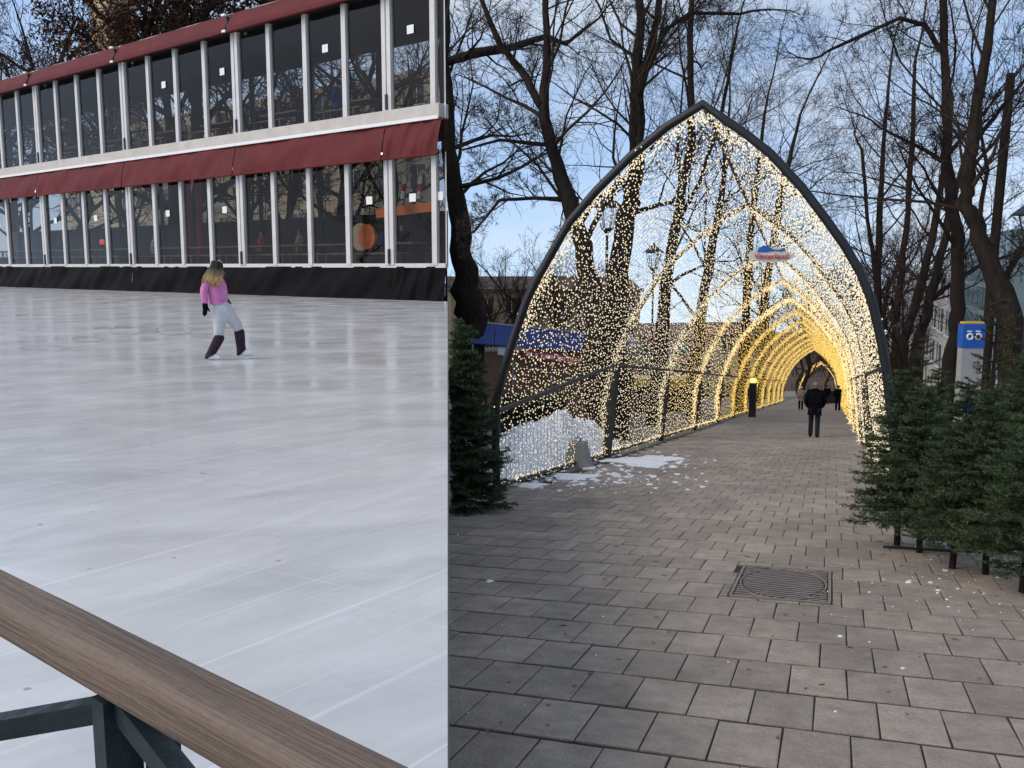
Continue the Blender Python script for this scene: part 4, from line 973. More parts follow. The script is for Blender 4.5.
for i in range(420):
    x_, y_ = (r0.gauss(590, 45), r0.gauss(482, 5)) if i % 2 else (r0.gauss(645, 30), r0.gauss(463, 5)); sz = abs(r0.gauss(0, 1)) ** 1.4 * 0.9 + 0.4
    if x_ > 500: bits.add(*patch(x_, y_, sz * 1.6, sz * 0.5, i + 900, 0.006, 7))
tag(bits.build('snow_crumbs', M['snow']), 'scattered crumbs of snow and salt on the paving', 'snow', kind='stuff')
lv = MB()
for i in range(60):
    x_, y_ = r0.uniform(455, 1020), r0.uniform(480, 760); sz = r0.uniform(1.2, 3.2); c = on_walk(x_, y_) + NX * 0.034; a_ = r0.uniform(0, 6); k_ = sz * (c - EYE).dot(FWD) / FPX
    e1 = (AX * math.cos(a_) + BX * math.sin(a_)) * k_ * 1.6; e2 = (BX * math.cos(a_) - AX * math.sin(a_)) * k_ * 0.7
    lv.add([c - e1, c + e2 + NX * 0.006, c + e1, c - e2], [(0, 3, 2, 1)])
tag(lv.build('fallen_leaves', M['bench_wood']), 'few dry leaves lying on the paving', 'leaves', kind='stuff')
wb = on_walk(578, 468); k_ = (wb - EYE).dot(FWD) / FPX
wt = thing('ballast_weight', wb, 'grey concrete ballast block with steel lifting ring by the fence', 'weight')
mb = MB(); q = [wb + UX * sx * 13 * k_ + fwdA * sy * 11 * k_ for sx, sy in ((-1, -1), (1, -1), (1, 1), (-1, 1))]; q2 = [wb + UX * (sx * 7.5 + 0) * k_ + fwdA * sy * 6 * k_ + Z * 27 * k_ for sx, sy in ((-1, -1), (1, -1), (1, 1), (-1, 1))]
mb.box8(q + q2); mb.build('block', M['concrete'], wt)
mb = MB(); mb.tube([wb + Z * (29 + 2.6 * math.sin(a_)) * k_ + UX * 2.6 * math.cos(a_) * k_ for a_ in np.linspace(0, 2 * math.pi, 13)], 0.012, 5); mb.build('lifting_ring', M['rust_steel'], wt)

# ------------------------------------------------------------------ trees
PRUNE = None
def grow(mb, p, d, L, r, lev, rn, maxlev, up=0.06, nch=6, seg=None, minr=0.004):
    n = 5 if lev < 2 else (4 if lev < maxlev else 3)
    pts = [p.copy()]; rad = [r]; st = L / n; dd = d.normalized()
    for i in range(n):
        dd = (dd + Vector((rn.gauss(0, 1), rn.gauss(0, 1), rn.gauss(0, 1))) * (0.17 if lev < 3 else 0.22) + Z * up).normalized()
        pts.append(pts[-1] + dd * st); rad.append(max(minr, r * (1 - 0.8 * (i + 1) / n)))
    if PRUNE is not None:
        for i, q in enumerate(pts):
            if PRUNE(q):
                if i < 2: return
                pts = pts[:i]; rad = rad[:i]; n = i - 1; break
    mb.tube(pts, rad, 5 if lev <= 1 else 3, False)
    if lev >= maxlev: return
    m = nch if lev < 2 else max(3, nch - 1)
    for c in range(m):
        t_ = 0.22 + 0.76 * (c + rn.random() * 0.9) / m; f = t_ * n; i = min(n - 1, int(f)); q = pts[i].lerp(pts[i + 1], f - i)
        ax = (pts[i + 1] - pts[i]).normalized(); o = ax.orthogonal().normalized(); o.rotate(Matrix.Rotation(rn.uniform(0, 6.283), 3, ax))
        an = rn.uniform(0.45, 1.05); nd = ax * math.cos(an) + o * math.sin(an)
        grow(mb, q, nd, L * rn.uniform(0.42, 0.68) * (1.1 - 0.45 * t_), max(minr, r * (1 - 0.8 * t_) * 0.62), lev + 1, rn, maxlev, up, nch, minr=minr)
TREES = 0
nE = Vector((-ed.y, ed.x, 0)); nE = -nE if nE.x < 0 else nE          # pointing right of the terrace edge
def keep_clear(q): return q.y < 41 and (q - edge_pt(5)).dot(nE) < 0.15 + 0.004 * q.y     # kept pruned along the marquee and rink
PRUNE = keep_clear
def traced_tree(label, d, limbs, seed, maxlev=4, nb=11, blen=0.30, group='bare trees along the walk', twig=None, spread_y=0.35, keep=None, skip_lo=0.30, minr=0.005):
    """limbs: list of [(px,py,width_px)...]; the first starts at the ground"""
    global TREES; rn = random.Random(seed); k_ = d / FPX
    b = walk_at(limbs[0][0][0], d)
    root = thing('tree', b, label, 'tree', group)
    tr = MB(); cr_ = MB()
    for li, lm in enumerate(limbs):
        drift = rn.uniform(-spread_y, spread_y) if li else 0.0
        pts = []; rad = []
        if li == 0: pts.append(b - Z * 0.3); rad.append(lm[0][2] * k_ * 0.66); pts.append(b + Z * 0.25); rad.append(lm[0][2] * k_ * 0.58)
        for i, (x, y, wd) in enumerate(lm):
            if li == 0 and i == 0: continue
            dd = drift * i * 0.9
            pts.append(at(x, y, d + dd)); rad.append(wd * k_ / 2)
        # finer, slightly crooked path
        P_, R2 = [], []
        for i in range(len(pts) - 1):
            for q in range(4):
                f = q / 4; c = pts[i].lerp(pts[i + 1], f); s_ = rad[i] * 0.16
                if i + q > 0: c = c + Vector((rn.gauss(0, s_), rn.gauss(0, s_), 0))
                P_.append(c); R2.append((rad[i] * (1 - f) + rad[i + 1] * f) * rn.uniform(0.93, 1.08))
        P_.append(pts[-1]); R2.append(rad[-1])
        end = P_[-1]; ed_ = (P_[-1] - P_[-3]).normalized()
        tr.tube(P_, R2, 10 if lm[0][2] * 1.0 > 8 else 7)
        tot = sum((P_[i + 1] - P_[i]).length for i in range(len(P_) - 1))
        grow(cr_, end, ed_, max(2.0, tot * 0.35), R2[-1], 1, rn, maxlev, nch=6, minr=minr)
        for c in range(nb):
            t_ = (skip_lo if li == 0 else 0.12) + (0.98 - (skip_lo if li == 0 else 0.12)) * (c + rn.random()) / nb
            i = min(len(P_) - 2, int(t_ * (len(P_) - 1))); ax = (P_[i + 1] - P_[i]).normalized(); o = ax.orthogonal().normalized(); o.rotate(Matrix.Rotation(rn.uniform(0, 6.283), 3, ax))
            an = rn.uniform(0.6, 1.15); nd = ax * math.cos(an) + o * math.sin(an)
            if keep and nd.dot(keep) < -0.1: nd = nd - 2 * nd.dot(keep) * keep
            grow(cr_, P_[i], nd, min(6.5, tot * blen * rn.uniform(0.7, 1.3)), R2[i] * rn.uniform(0.22, 0.42), 1, rn, maxlev, nch=6, minr=minr)
    tr.build('trunk', M['bark'], root, True); cr_.build('crown', twig or M['twig'], root)
    TREES += 1
    return root
def yb(d): return 386 + 1485 / d
traced_tree('massive gnarled trunk rising behind the left spruce at the marquee corner', 46, [[(471, yb(46), 34), (470, 330, 31), (468, 290, 27), (461, 250, 21), (455, 200, 18), (449, 150, 15), (446, 60, 12), (440, -60, 9)], [(447, 62, 9), (475, 53, 10), (505, 49, 8), (545, 37, 6), (566, 44, 4), (590, 25, 3)]], 3, nb=9, keep=Vector((1, 0, 0)), skip_lo=0.62)
traced_tree('leaning dark tree left of the tunnel mouth, forking into two tall stems', 27, [[(602, yb(27), 30), (598, 330, 24), (583, 245, 18), (563, 178, 15), (544, 118, 11), (546, 60, 8), (546, -40, 6)], [(541, 106, 9), (528, 80, 8), (499, 43, 6), (478, -10, 5)], [(561, 178, 6), (548, 145, 5), (500, 140, 3), (462, 150, 2)], [(578, 200, 6), (535, 198, 4), (500, 200, 3), (474, 232, 2)]], 7, maxlev=4, nb=12, skip_lo=0.42)
traced_tree('thick straight tree behind the tunnel mouth with double upright stem', 28, [[(613, yb(28), 28), (615, 330, 24), (627, 215, 18), (636, 165, 15), (638, 78, 12), (640, 0, 8), (640, -60, 6)], [(638, 100, 9), (648, 60, 9), (657, 20, 7), (664, -50, 6)], [(648, 70, 5), (665, 30, 5), (690, 13, 4), (740, 14, 3)]], 11, nb=12, skip_lo=0.42)
traced_tree('slimmer tree seen through the left lights beside the second fence post', 37, [[(655, yb(37), 15), (660, 340, 13), (674, 235, 10), (692, 140, 8), (690, 60, 6), (692, -30, 5)], [(676, 225, 5), (700, 180, 4), (720, 120, 4), (735, 40, 3)]], 13, nb=11, skip_lo=0.4)
traced_tree('thin tree seen through the lights at the third fence post', 46, [[(694, yb(46), 13), (700, 320, 11), (710, 255, 9), (722, 190, 6), (728, 130, 3.5), (730, 100, 2)]], 17, nb=13, skip_lo=0.35)
traced_tree('thin tree rising above the tunnel ridge behind the hanging sign', 58, [[(742, yb(58), 11), (745, 330, 9), (750, 240, 7), (758, 170, 4.5), (764, 120, 3), (768, 95, 2)]], 19, nb=14, skip_lo=0.35, twig=M['twig_brown'])
traced_tree('bushy crowned reddish tree above the tunnel right of its tip', 75, [[(758, yb(75), 10), (765, 300, 8), (780, 200, 7), (792, 150, 4), (800, 115, 2.5)]], 23, nb=18, blen=0.36, skip_lo=0.3, twig=M['twig_brown'], minr=0.008)
traced_tree('great bent tree at the right edge sweeping up over the spruces', 24, [[(1022, yb(24), 34), (1016, 380, 30), (1008, 310, 24), (980, 236, 17), (964, 203, 15), (968, 164, 12), (978, 98, 11), (986, 50, 9), (996, -20, 7)], [(1000, 290, 7), (1020, 250, 6), (1050, 200, 5)], [(969, 150, 5), (1000, 110, 4), (1040, 60, 3)]], 29, nb=11, skip_lo=0.45)
traced_tree('upright dark tree behind the blue topped pylon', 29, [[(949, yb(29), 17), (952, 360, 14), (957, 310, 13), (958, 250, 12), (951, 203, 12), (947, 156, 10), (946, 98, 9), (943, 0, 7), (940, -60, 5)], [(946, 60, 5), (925, 25, 5), (900, 18, 4), (830, 50, 3)], [(948, 165, 5), (925, 150, 4), (880, 128, 2.5)]], 31, nb=12, skip_lo=0.4)
traced_tree('slender leaning tree just right of the tunnel wall', 44, [[(897, yb(44), 10), (905, 340, 9), (922, 280, 8), (940, 200, 6), (950, 120, 4)]], 37, nb=12, skip_lo=0.3)
traced_tree('thin double stemmed tree directly behind the tunnel right shoulder', 52, [[(876, yb(52), 9), (877, 300, 7), (879, 220, 6), (884, 140, 4), (888, 90, 3)], [(878, 290, 5), (868, 220, 4), (862, 150, 3)]], 41, nb=12, skip_lo=0.25, twig=M['twig_brown'])
traced_tree('thin upright tree between the tunnel and the white office building', 60, [[(893, yb(60), 9), (896, 320, 7), (906, 230, 6), (912, 150, 5), (915, 60, 3)]], 43, nb=14, skip_lo=0.25, twig=M['twig_brown'])
traced_tree('dark leaning tree in front of the white office building', 38, [[(912, yb(38), 13), (920, 340, 11), (932, 290, 9), (945, 240, 7), (958, 180, 5)], [(930, 300, 6), (950, 285, 5), (980, 265, 4), (1010, 255, 2.5)]], 47, nb=10, skip_lo=0.3)
# leaning bare pole
pp = walk_at(984, 27)
mb = MB(); mb.tube([pp - Z * 0.3, at(988, 330, 27), at(994, 250, 27), at(1011, 74, 27)], [0.17, 0.15, 0.14, 0.125], 10)
tag(mb.build('pole', M['bark']), 'straight leaning dark pole with cut off top beside the great bent tree', 'pole')

PRUNE = None
# background trees shared meshes
def proto_tree(seed, h, twig, nl=6, leaves=None):
    rn = random.Random(seed); tr, cr_ = MB(), MB()
    pts = [Vector((0, 0, -0.5)), Vector((0, 0, 0.3))]; rad = [h * 0.022, h * 0.019]
    x = y = 0
    for i in range(1, 7):
        x += rn.gauss(0, h * 0.022); y += rn.gauss(0, h * 0.022); pts.append(Vector((x, y, h * 0.11 * i))); rad.append(h * 0.017 * (1 - i / 8))
    tr.tube(pts, rad, 8)
    for c in range(nl * 2):
        t_ = 0.3 + 0.7 * c / (nl * 2); f = t_ * (len(pts) - 1); i = min(len(pts) - 2, int(f)); q = pts[i].lerp(pts[i + 1], f - i); a_ = c * 2.4 + rn.random()
        nd = Vector((math.cos(a_), math.sin(a_), rn.uniform(0.5, 1.3)))
        grow(cr_, q, nd, h * rn.uniform(0.26, 0.42), h * 0.0075, 1, rn, 4, up=0.10, nch=6, minr=0.009)
    me1 = bpy.data.meshes.new('trunk'); me1.from_pydata(tr.v, [], tr.f); me1.materials.append(M['bark'])
    me2 = bpy.data.meshes.new('crown'); me2.from_pydata(cr_.v, [], cr_.f); me2.materials.append(twig)
    me3 = None
    if leaves:
        nv = len(cr_.v); n = leaves[0]; V = []; idx = [rn.randrange(nv // 3, nv) for _ in range(n)]
        for i_ in idx:
            c = Vector(cr_.v[i_]) + Vector((rn.gauss(0, .15), rn.gauss(0, .15), rn.gauss(0, .15))); s_ = rn.uniform(0.035, 0.075)
            u = Vector((rn.gauss(0, 1), rn.gauss(0, 1), rn.gauss(0, 1))).normalized(); v_ = u.orthogonal().normalized()
            V += [c - u * s_, c + v_ * s_ * .6, c + u * s_, c - v_ * s_ * .6]
        me3 = fast_mesh('foliage', np.array([tuple(q) for q in V]), np.arange(4 * n).reshape(-1, 4), 4); me3.materials.append(leaves[1])
    return me1, me2, me3
PT = [proto_tree(101, 14, M['twig'], 7), proto_tree(102, 14, M['twig_brown'], 7), proto_tree(103, 12, M['twig'], 6, (15000, M['leaf_brown'])), proto_tree(104, 11, M['twig_brown'], 6, (9000, M['leaf_orange'])), proto_tree(105, 12, M['twig'], 6, (3500, M['leaf_brown']))]
def place(kind, p, s, rot, label, group):
    r = thing('tree', p, label, 'tree', group); r.rotation_euler = (0, 0, rot); r.scale = (s, s, s)
    for nm, me in zip(('trunk', 'crown', 'foliage'), PT[kind]):
        if me is None: continue
        o = bpy.data.objects.new(nm, me); COL.objects.link(o); o.parent = r
    return r
rn = random.Random(9)
side = ['left', 'right']
G = 'far bare trees beside the tunnel'
for i, (px, d, kd, s, l_) in enumerate([
        (520, 62, 1, 0.85, 'small far bare tree behind the blue stall roof'), (560, 70, 1, 0.95, 'far reddish bare tree seen between the arch foot and the leaning tree'),
        
        (765, 110, 0, 1.3, 'far bare tree over the tunnel ridge below the sign'),
        (800, 125, 1, 1.4, 'far bare tree at the left of the tunnel end'), (798, 170, 0, 1.5, 'far bare tree in line with the tunnel end'),
        (850, 135, 1, 1.5, 'far bare tree behind the right shoulder of the tunnel, high crown'), (868, 90, 0, 1.25, 'far bare tree just outside the right tunnel wall'),
        (884, 78, 1, 1.2, 'far reddish bare tree right of the tunnel wall'), (905, 105, 0, 1.5, 'far bare tree in front of the far end of the white offices'),
        (840, 230, 1, 1.8, 'hazy farthest bare tree closing the view down the walk'), (826, 260, 0, 1.6, 'hazy farthest dark tree behind the second tunnel'),
        (600, 90, 1, 1.1, 'far bare tree in front of the ochre building right half'), (488, 75, 1, 0.9, 'far brownish tree close to the gnarled trunk')]):
    place(kd, walk_at(px, d), s, rn.uniform(0, 6), l_, G)
# trees on the terrace behind the marquee
G2 = 'trees behind the marquee'
def behind(px, n_):
    q = on_front(px, 268, n_); q.z = -0.1; return q
for px, n_, kd, s, l_ in ((18, 16, 0, 1.05, 'bare twiggy tree behind the far left roof of the marquee'), (45, 13, 4, 1.15, 'tall dark tree with clinging brown leaves above the marquee roof, left'),
                          (80, 20, 0, 1.35, 'bare tree left of the orange leaved tree behind the marquee'), (120, 12, 3, 0.95, 'tree with orange autumn leaves above the marquee roof'),
                          (165, 13, 2, 1.5, 'big dark brown leaved tree above the marquee roof right of the orange one'), (205, 14, 2, 1.75, 'dense brown leaved tree where the roof leaves the top of the picture'),
                          (250, 14, 0, 1.2, 'bare tree seen through the upper marquee windows left of the blue jacket'), (300, 13, 0, 1.1, 'bare tree seen through upper windows beside the blue jacket'),
                          (350, 14, 0, 1.2, 'bare tree seen through the upper marquee window right of the blue jacket'), (395, 13, 0, 1.1, 'bare tree behind the rightmost upper marquee windows'), (-10, 14, 0, 1.2, 'bare twiggy tree at the left edge behind the marquee')):
    place(kd, behind(px, n_), s * (1.75 if px < 240 else 1.2), rn.uniform(0, 6), l_, G2)
# trees across the rink, mirrored in the marquee glass
for i, (x, y, s) in enumerate(((-58, 2, 1.2), (-70, 14, 1.3), (-62, 22, 1.1), (-80, 30, 1.4))):
    place(0, Vector((x, y, -0.1)), s, rn.uniform(0, 6), 'bare tree across the rink mirrored in the marquee panes, %s one' % ordw[i], 'trees across the rink mirrored in the panes')

# ------------------------------------------------------------------ spruces
def spruce_mesh(seed, h, rad, needle_len=0.030, clip=None, dens=1.0, sparse=False, full=1.0):
    rn = random.Random(seed); wood = MB(); ST = []        # branchlets start,end,length
    wood.tube([Vector((0, 0, 0)), Vector((0, 0, h * 0.5)), Vector((0, 0, h * 0.97))], [h * 0.018, h * 0.011, 0.004], 7)
    nw = int((17 if not sparse else 12) * full)
    for wv in range(nw):
        t_ = (0.19 if clip is None else 0.07) + (0.77 if clip is None else 0.89) * (wv / (nw - 1)); z_ = h * t_; R0 = rad * (1 - t_) ** 0.75 + 0.05
        nbm = int(full * (12 if not sparse else 6) * (1 - 0.35 * t_))
        for b_ in range(nbm):
            a_ = 2 * math.pi * (b_ + rn.random() * 0.8) / nbm + wv * 0.7; L = R0 * rn.uniform(0.6, 1.2)
            droop = 0.10 - 0.22 * (1 - t_) + rn.gauss(0, .06) if not sparse else 0.35
            dirv = Vector((math.cos(a_), math.sin(a_), droop + 0.25)).normalized(); p = Vector((0, 0, z_ + rn.gauss(0, 0.02 * h)))
            pts = [p]; dd = dirv
            for q in range(5):
                dd = (dd + Vector((rn.gauss(0, .05), rn.gauss(0, .05), (-0.10 if q < 3 else 0.14)))).normalized(); pts.append(pts[-1] + dd * L / 5)
            if clip is not None: 
                # stop where the terrace wall stands
                k_ = len(pts)
                for qi, q in enumerate(pts):
                    if clip(q): k_ = qi; break
                if k_ < 2: continue
                pts = pts[:k_]
            wood.tube(pts, list(np.linspace(0.008, 0.003, len(pts))), 3, False)
            for i in range(len(pts) - 1):
                ST.append((pts[i], pts[i + 1], i >= 3))
                if i >= 1 or len(pts) < 4:
                    for s_ in (-1, 1):
                        for rep in range(2):
                            ax = (pts[i + 1] - pts[i]).normalized(); sdv = ax.cross(Z).normalized() * s_
                            l2 = L * rn.uniform(0.20, 0.42) * (1.15 - 0.15 * i); q0 = pts[i].lerp(pts[i + 1], rn.random()); q1 = q0 + (ax * 0.75 + sdv * rn.uniform(.5, 1.0) + Z * rn.uniform(-.25, .2)).normalized() * l2
                            if clip is not None and clip(q1): continue
                            ST.append((q0, q1, i >= 3))
                            if rn.random() < 0.65:
                                f = rn.uniform(.3, .8); q2 = q0.lerp(q1, f); d3 = ((q1 - q0).normalized() + Vector((rn.gauss(0, .6), rn.gauss(0, .6), rn.gauss(0, .4)))).normalized(); q3 = q2 + d3 * l2 * 0.45
                                if clip is None or not clip(q3): ST.append((q2, q3, i >= 2))
    for q in range(4): ST.append((Vector((0, 0, h * (0.72 + 0.07 * q))), Vector((0, 0, h * (0.80 + 0.07 * q))), True))
    A = np.array([tuple(s_[0]) for s_ in ST]); Bv = np.array([tuple(s_[1]) for s_ in ST]); Ls = np.linalg.norm(Bv - A, axis=1)
    gen = np.random.default_rng(seed); cnt = np.maximum(4, (Ls / 0.0048 * dens).astype(int)); idx = np.repeat(np.arange(len(ST)), cnt); n = len(idx)
    f = gen.random(n)[:, None]; P = A[idx] * (1 - f) + Bv[idx] * f; T = (Bv - A)[idx] / (Ls[idx][:, None] + 1e-9)
    rv = gen.normal(size=(n, 3)); rv[:, 2] = rv[:, 2] * 0.8 + 0.35; rv -= T * (rv * T).sum(1)[:, None]; rv /= np.linalg.norm(rv, axis=1)[:, None] + 1e-9
    D = rv * 0.80 + T * 0.62; nl = needle_len * gen.uniform(0.7, 1.25, n)[:, None]
    tip = P + D * nl; sv = np.cross(D, gen.normal(size=(n, 3))); sv /= np.linalg.norm(sv, axis=1)[:, None] + 1e-9; sv *= 0.0034
    V = np.stack([P - sv, P + sv, tip], axis=1).reshape(-1, 3)
    me = fast_mesh('needles', V, np.arange(3 * n).reshape(-1, 3), 3)
    me.materials.append(M['needle_olive'] if sparse else M['needle']); me.materials.append(M['needle_olive'] if sparse else M['needle_tip'])
    me.polygons.foreach_set('material_index', (np.array([int(s_[2]) for s_ in ST])[idx] & (gen.random(n) < 0.8)).astype(np.int32))
    wm = bpy.data.meshes.new('trunk'); wm.from_pydata(wood.v, [], wood.f); wm.materials.append(M['bark'])
    return wm, me, n
def spruce(base, wm, me, m, rot, s, label, lean=(0, 0)):
    r = thing('spruce', base, label, 'spruce', 'cut spruces for sale on the walk'); r.rotation_euler = (lean[0], lean[1], rot); r.scale = (s, s, s)
    o = bpy.data.objects.new('trunk', wm); COL.objects.link(o); o.parent = r
    if len(me.materials) == 0: me.materials.append(m)
    o = bpy.data.objects.new('foliage', me); COL.objects.link(o); o.parent = r
    return r
NT = 0
bL = on_walk(463, 512); dL = (bL - EYE).dot(FWD)
off0 = (bL - edge_pt(5)).dot(nE)
wmL, meL, n_ = spruce_mesh(21, 192 * dL / FPX, 0.62, 0.036, clip=lambda q: q.dot(nE) < -off0 + 0.02, dens=1.3, full=1.45); NT += n_
spruce(bL, wmL, meL, M['needle'], 0, 1.0, 'dark green spruce leaning on the terrace wall left of the tunnel')
SPM = [spruce_mesh(31, 1.85, 0.52), spruce_mesh(32, 1.75, 0.55), spruce_mesh(33, 1.8, 0.50), spruce_mesh(34, 2.0, 0.45, 0.022, None, 0.8, True)]
for px, py, kd, rot, s, l_, ln in ((897, 548, 0, 0.3, 1.0, 'leftmost of the right hand spruces, reaching out over the paving', (0.03, -0.05)), (919, 556, 1, 1.7, 0.96, 'spruce second from the left in the right hand row', (0, 0.03)),
                               (952, 572, 2, 2.9, 0.95, 'spruce with bare orange stump in the middle of the right hand row', (0, -0.02)), (985, 578, 0, 4.0, 0.90, 'broad spruce between the stump and the right edge', (0.02, 0)), (1022, 596, 1, 5.2, 0.98, 'nearest spruce cut by the right edge of the picture', (0, 0.04)),
                               (930, 520, 2, 0.9, 1.05, 'spruce in the second row behind the leftmost spruces', (0, 0)), (975, 528, 1, 2.2, 0.95, 'spruce in the second row behind the stump spruce', (0, 0)), (1015, 535, 0, 3.3, 1.1, 'spruce in the second row at the right edge', (0, 0))):
    wm, me, n_ = SPM[kd]; spruce(on_walk(px, py), wm, me, M['needle'], rot, s, l_, ln)
for px, py, rot, s, l_ in ((915, 490, 0.5, 1.25, 'thin olive spruce top standing up behind the left spruces'), (985, 492, 1.9, 1.55, 'tall sparse olive spruce in front of the pylon'), (1003, 486, 3.1, 1.35, 'sparse olive spruce top beside the great bent tree')):
    wm, me, n_ = SPM[3]; spruce(on_walk(px, py), wm, me, M['needle_olive'], rot, s, l_)
# steel stand bars under the spruces
sb = on_walk(905, 552)
stn = thing('tree_stand', sb, 'dark flat steel tree stand with grey strut under the spruces', 'stand')
mb = MB(); mb.cbox(sb + NX * 0.04 + BX * 0.25, BX * 0.9, AX * 0.06, NX * 0.02); mb.build('bar', M['black_steel'], stn)
mb = MB(); mb.tube([sb + NX * 0.04 + BX * 0.1, sb + NX * 0.26 + BX * 0.2], 0.016, 6); mb.build('strut', M['grey_metal'], stn)

# ------------------------------------------------------------------ pylon, lamps
pyb = walk_at(968, 21.0); k_ = 21.0 / FPX
py_ = thing('info_pylon', pyb, 'grey city bike pylon with blue head showing a white wheel symbol', 'pylon')
ztop = at(970, 321, 21.0).z - pyb.z; pr = RGT; pf_ = Vector((0, 1, 0))
wd = 22 * k_
def pbox(z0, z1, w_, dp, m, nm, dx=0.0, dy=0.0):
    mb = MB(); mb.box(pyb + pr * (dx - w_ / 2) + pf_ * (dy - dp / 2) + Z * z0, pr * w_, pf_ * dp, Z * (z1 - z0)); return mb.build(nm, m, py_)
pbox(0, ztop - 26 * k_, wd * 0.96, 0.22, M['grey_metal'], 'body')
hd = pbox(ztop - 26 * k_ + 0.003, ztop - 0.05, wd, 0.25, M['blue_paint'], 'head')
pbox(ztop - 0.046, ztop, wd * 0.9, 0.2, M['yellow'], 'cap')
pbox(ztop - 98 * k_, ztop - 78 * k_, wd * 0.66, 0.02, M['blue_paint'], 'map_panel', 0.03, -0.122)
cz = pyb + Z * (ztop - 14.5 * k_) - pf_ * 0.129
for s_ in (-1, 1):
    mb = MB(); c = cz + pr * s_ * 4.2 * k_
    mb.tube([c + pr * math.cos(a_) * 2.7 * k_ + Z * math.sin(a_) * 2.7 * k_ for a_ in np.linspace(0, 2 * math.pi, 21)], 0.022, 5, False); mb.build('wheel_mark', M['white_paint'], hd)
    mb = MB(); mb.cbox(c + Z * 5.2 * k_ - pr * 0.6 * k_, pr * 4.5 * k_, pf_ * 0.01, Z * 1.3 * k_); mb.build('bar_mark', M['white_paint'], hd)
def lantern(px, ytop, d, label, scale=1.0):
    b = walk_at(px, d); zt = at(px, ytop, d).z; s = scale; c = Vector((b.x, b.y, zt))
    L = thing('street_lamp', b, label, 'street lamp', 'lantern street lamps')
    mb = MB(); mb.lathe(b, [(0.14, 0), (0.14, 0.5), (0.07, 0.62), (0.055, 1.0), (0.045, zt - b.z - 1.12 * s)], 10); mb.build('post', M['black_steel'], L)
    mb = MB(); mb.lathe(c - Z * 1.1 * s, [(0.05 * s, 0), (0.10 * s, 0.06 * s), (0.17 * s, 0.12 * s), (0.18 * s, 0.14 * s)], 8)
    for k in range(6):
        a_ = k * math.pi / 3; mb.tube([c - Z * 0.97 * s + Vector((math.cos(a_), math.sin(a_), 0)) * 0.16 * s, c - Z * 0.40 * s + Vector((math.cos(a_), math.sin(a_), 0)) * 0.30 * s], 0.015 * s, 4)
    mb.build('cage', M['black_steel'], L)
    mb = MB(); mb.lathe(c - Z * 0.96 * s, [(0.145 * s, 0), (0.28 * s, 0.55 * s)], 12); mb.build('glass', M['lamp_glass'], L)
    mb = MB(); mb.lathe(c - Z * 0.40 * s, [(0.40 * s, 0), (0.40 * s, 0.03 * s), (0.24 * s, 0.16 * s), (0.12 * s, 0.26 * s), (0.05 * s, 0.30 * s), (0.04 * s, 0.38 * s), (0.01, 0.42 * s)], 12); mb.build('hood', M['black_steel'], L)
    return L
lantern(605, 194, 31, 'old lantern street lamp behind the left side of the front arch', 1.25)
lantern(651, 243, 44, 'farther lantern lamp seen through the left light net', 1.25)
lantern(1022, 196, 17, 'lantern street lamp cut by the right edge above the spruces', 0.95)
lantern(899, 318, 46, 'small far lantern lamp between the right wall and the spruces', 1.1)

# ------------------------------------------------------------------ stall, fairground, buildings
def facade(name, label, p0, along, length, z0, h, dep, wall, rows, cols, ww, wh, roof=None, wm=None, frame=None, inward=None):
    a_ = along.normalized(); inn = inward
    B = thing(name, p0 + a_ * length / 2, label, 'building')
    b0 = Vector((p0.x, p0.y, z0)); mb = MB(); mb.box(b0, a_ * length, inn * dep, Z * h); mb.build('wall', wall, B)
    if roof:
        mb = MB(); mb.box(b0 + Z * h - a_ * 0.3 - inn * 0.4, a_ * (length + 0.6), inn * (dep + 0.8), Z * 0.35); rt = [b0 + Z * (h + 0.352), b0 + a_ * length + Z * (h + 0.352), b0 + a_ * length + inn * dep + Z * (h + 0.352), b0 + inn * dep + Z * (h + 0.352)]
        mid0, mid1 = (rt[0] + rt[3]) / 2 + Z * 1.3, (rt[1] + rt[2]) / 2 + Z * 1.3
        mb.add(rt + [mid0, mid1], [(0, 1, 5, 4), (2, 3, 4, 5), (1, 2, 5), (3, 0, 4), (3, 2, 1, 0)]); mb.build('roof', roof, B)
    for r in range(rows):
        for c in range(cols):
            q = b0 + a_ * (length * (c + 0.5) / cols) + Z * (h * (r + 0.5) / rows + 0.1) - inn * 0.02
            mb = MB(); mb.cbox(q, a_ * ww, inn * 0.08, Z * wh); wn = mb.build('window', wm or M['window_dark'], B)
            if frame:
                mb = MB(); mb.cbox(q - Z * (wh / 2 + 0.06) - inn * 0.05, a_ * (ww + 0.2), inn * 0.14, Z * 0.1); mb.build('sill', frame, wn)
                mb = MB(); mb.cbox(q - inn * 0.05, a_ * 0.07, inn * 0.04, Z * wh); mb.build('mullion', frame, wn)
    return B
Ah = Vector((AX.x, AX.y, 0)).normalized(); Ur = UX
pw = walk_at(949, 62); zb_ = zp(pw.y + 60) - 1
facade('office_building', 'long white office building with rows of windows behind the right trees', pw, Ah, 75, zb_, at(949, 268, 62).z - zb_, 18, M['facade_white'], 7, 15, 2.6, 1.7, None, None, M['white_paint'], Ur)
pg = walk_at(1003, 44); zg = zp(pg.y + 20) - 1
tb = thing('glass_tower', walk_at(1000, 50), 'teal glass building rising behind the pylon and bent tree', 'building')
hg = at(980, 235, 52).z - zg; Lg = 20.0
mb = MB(); mb.box(Vector((pg.x, pg.y, zg)), Ah * Lg, Ur * 16, Z * hg); mb.build('wall', M['teal_frame'], tb)
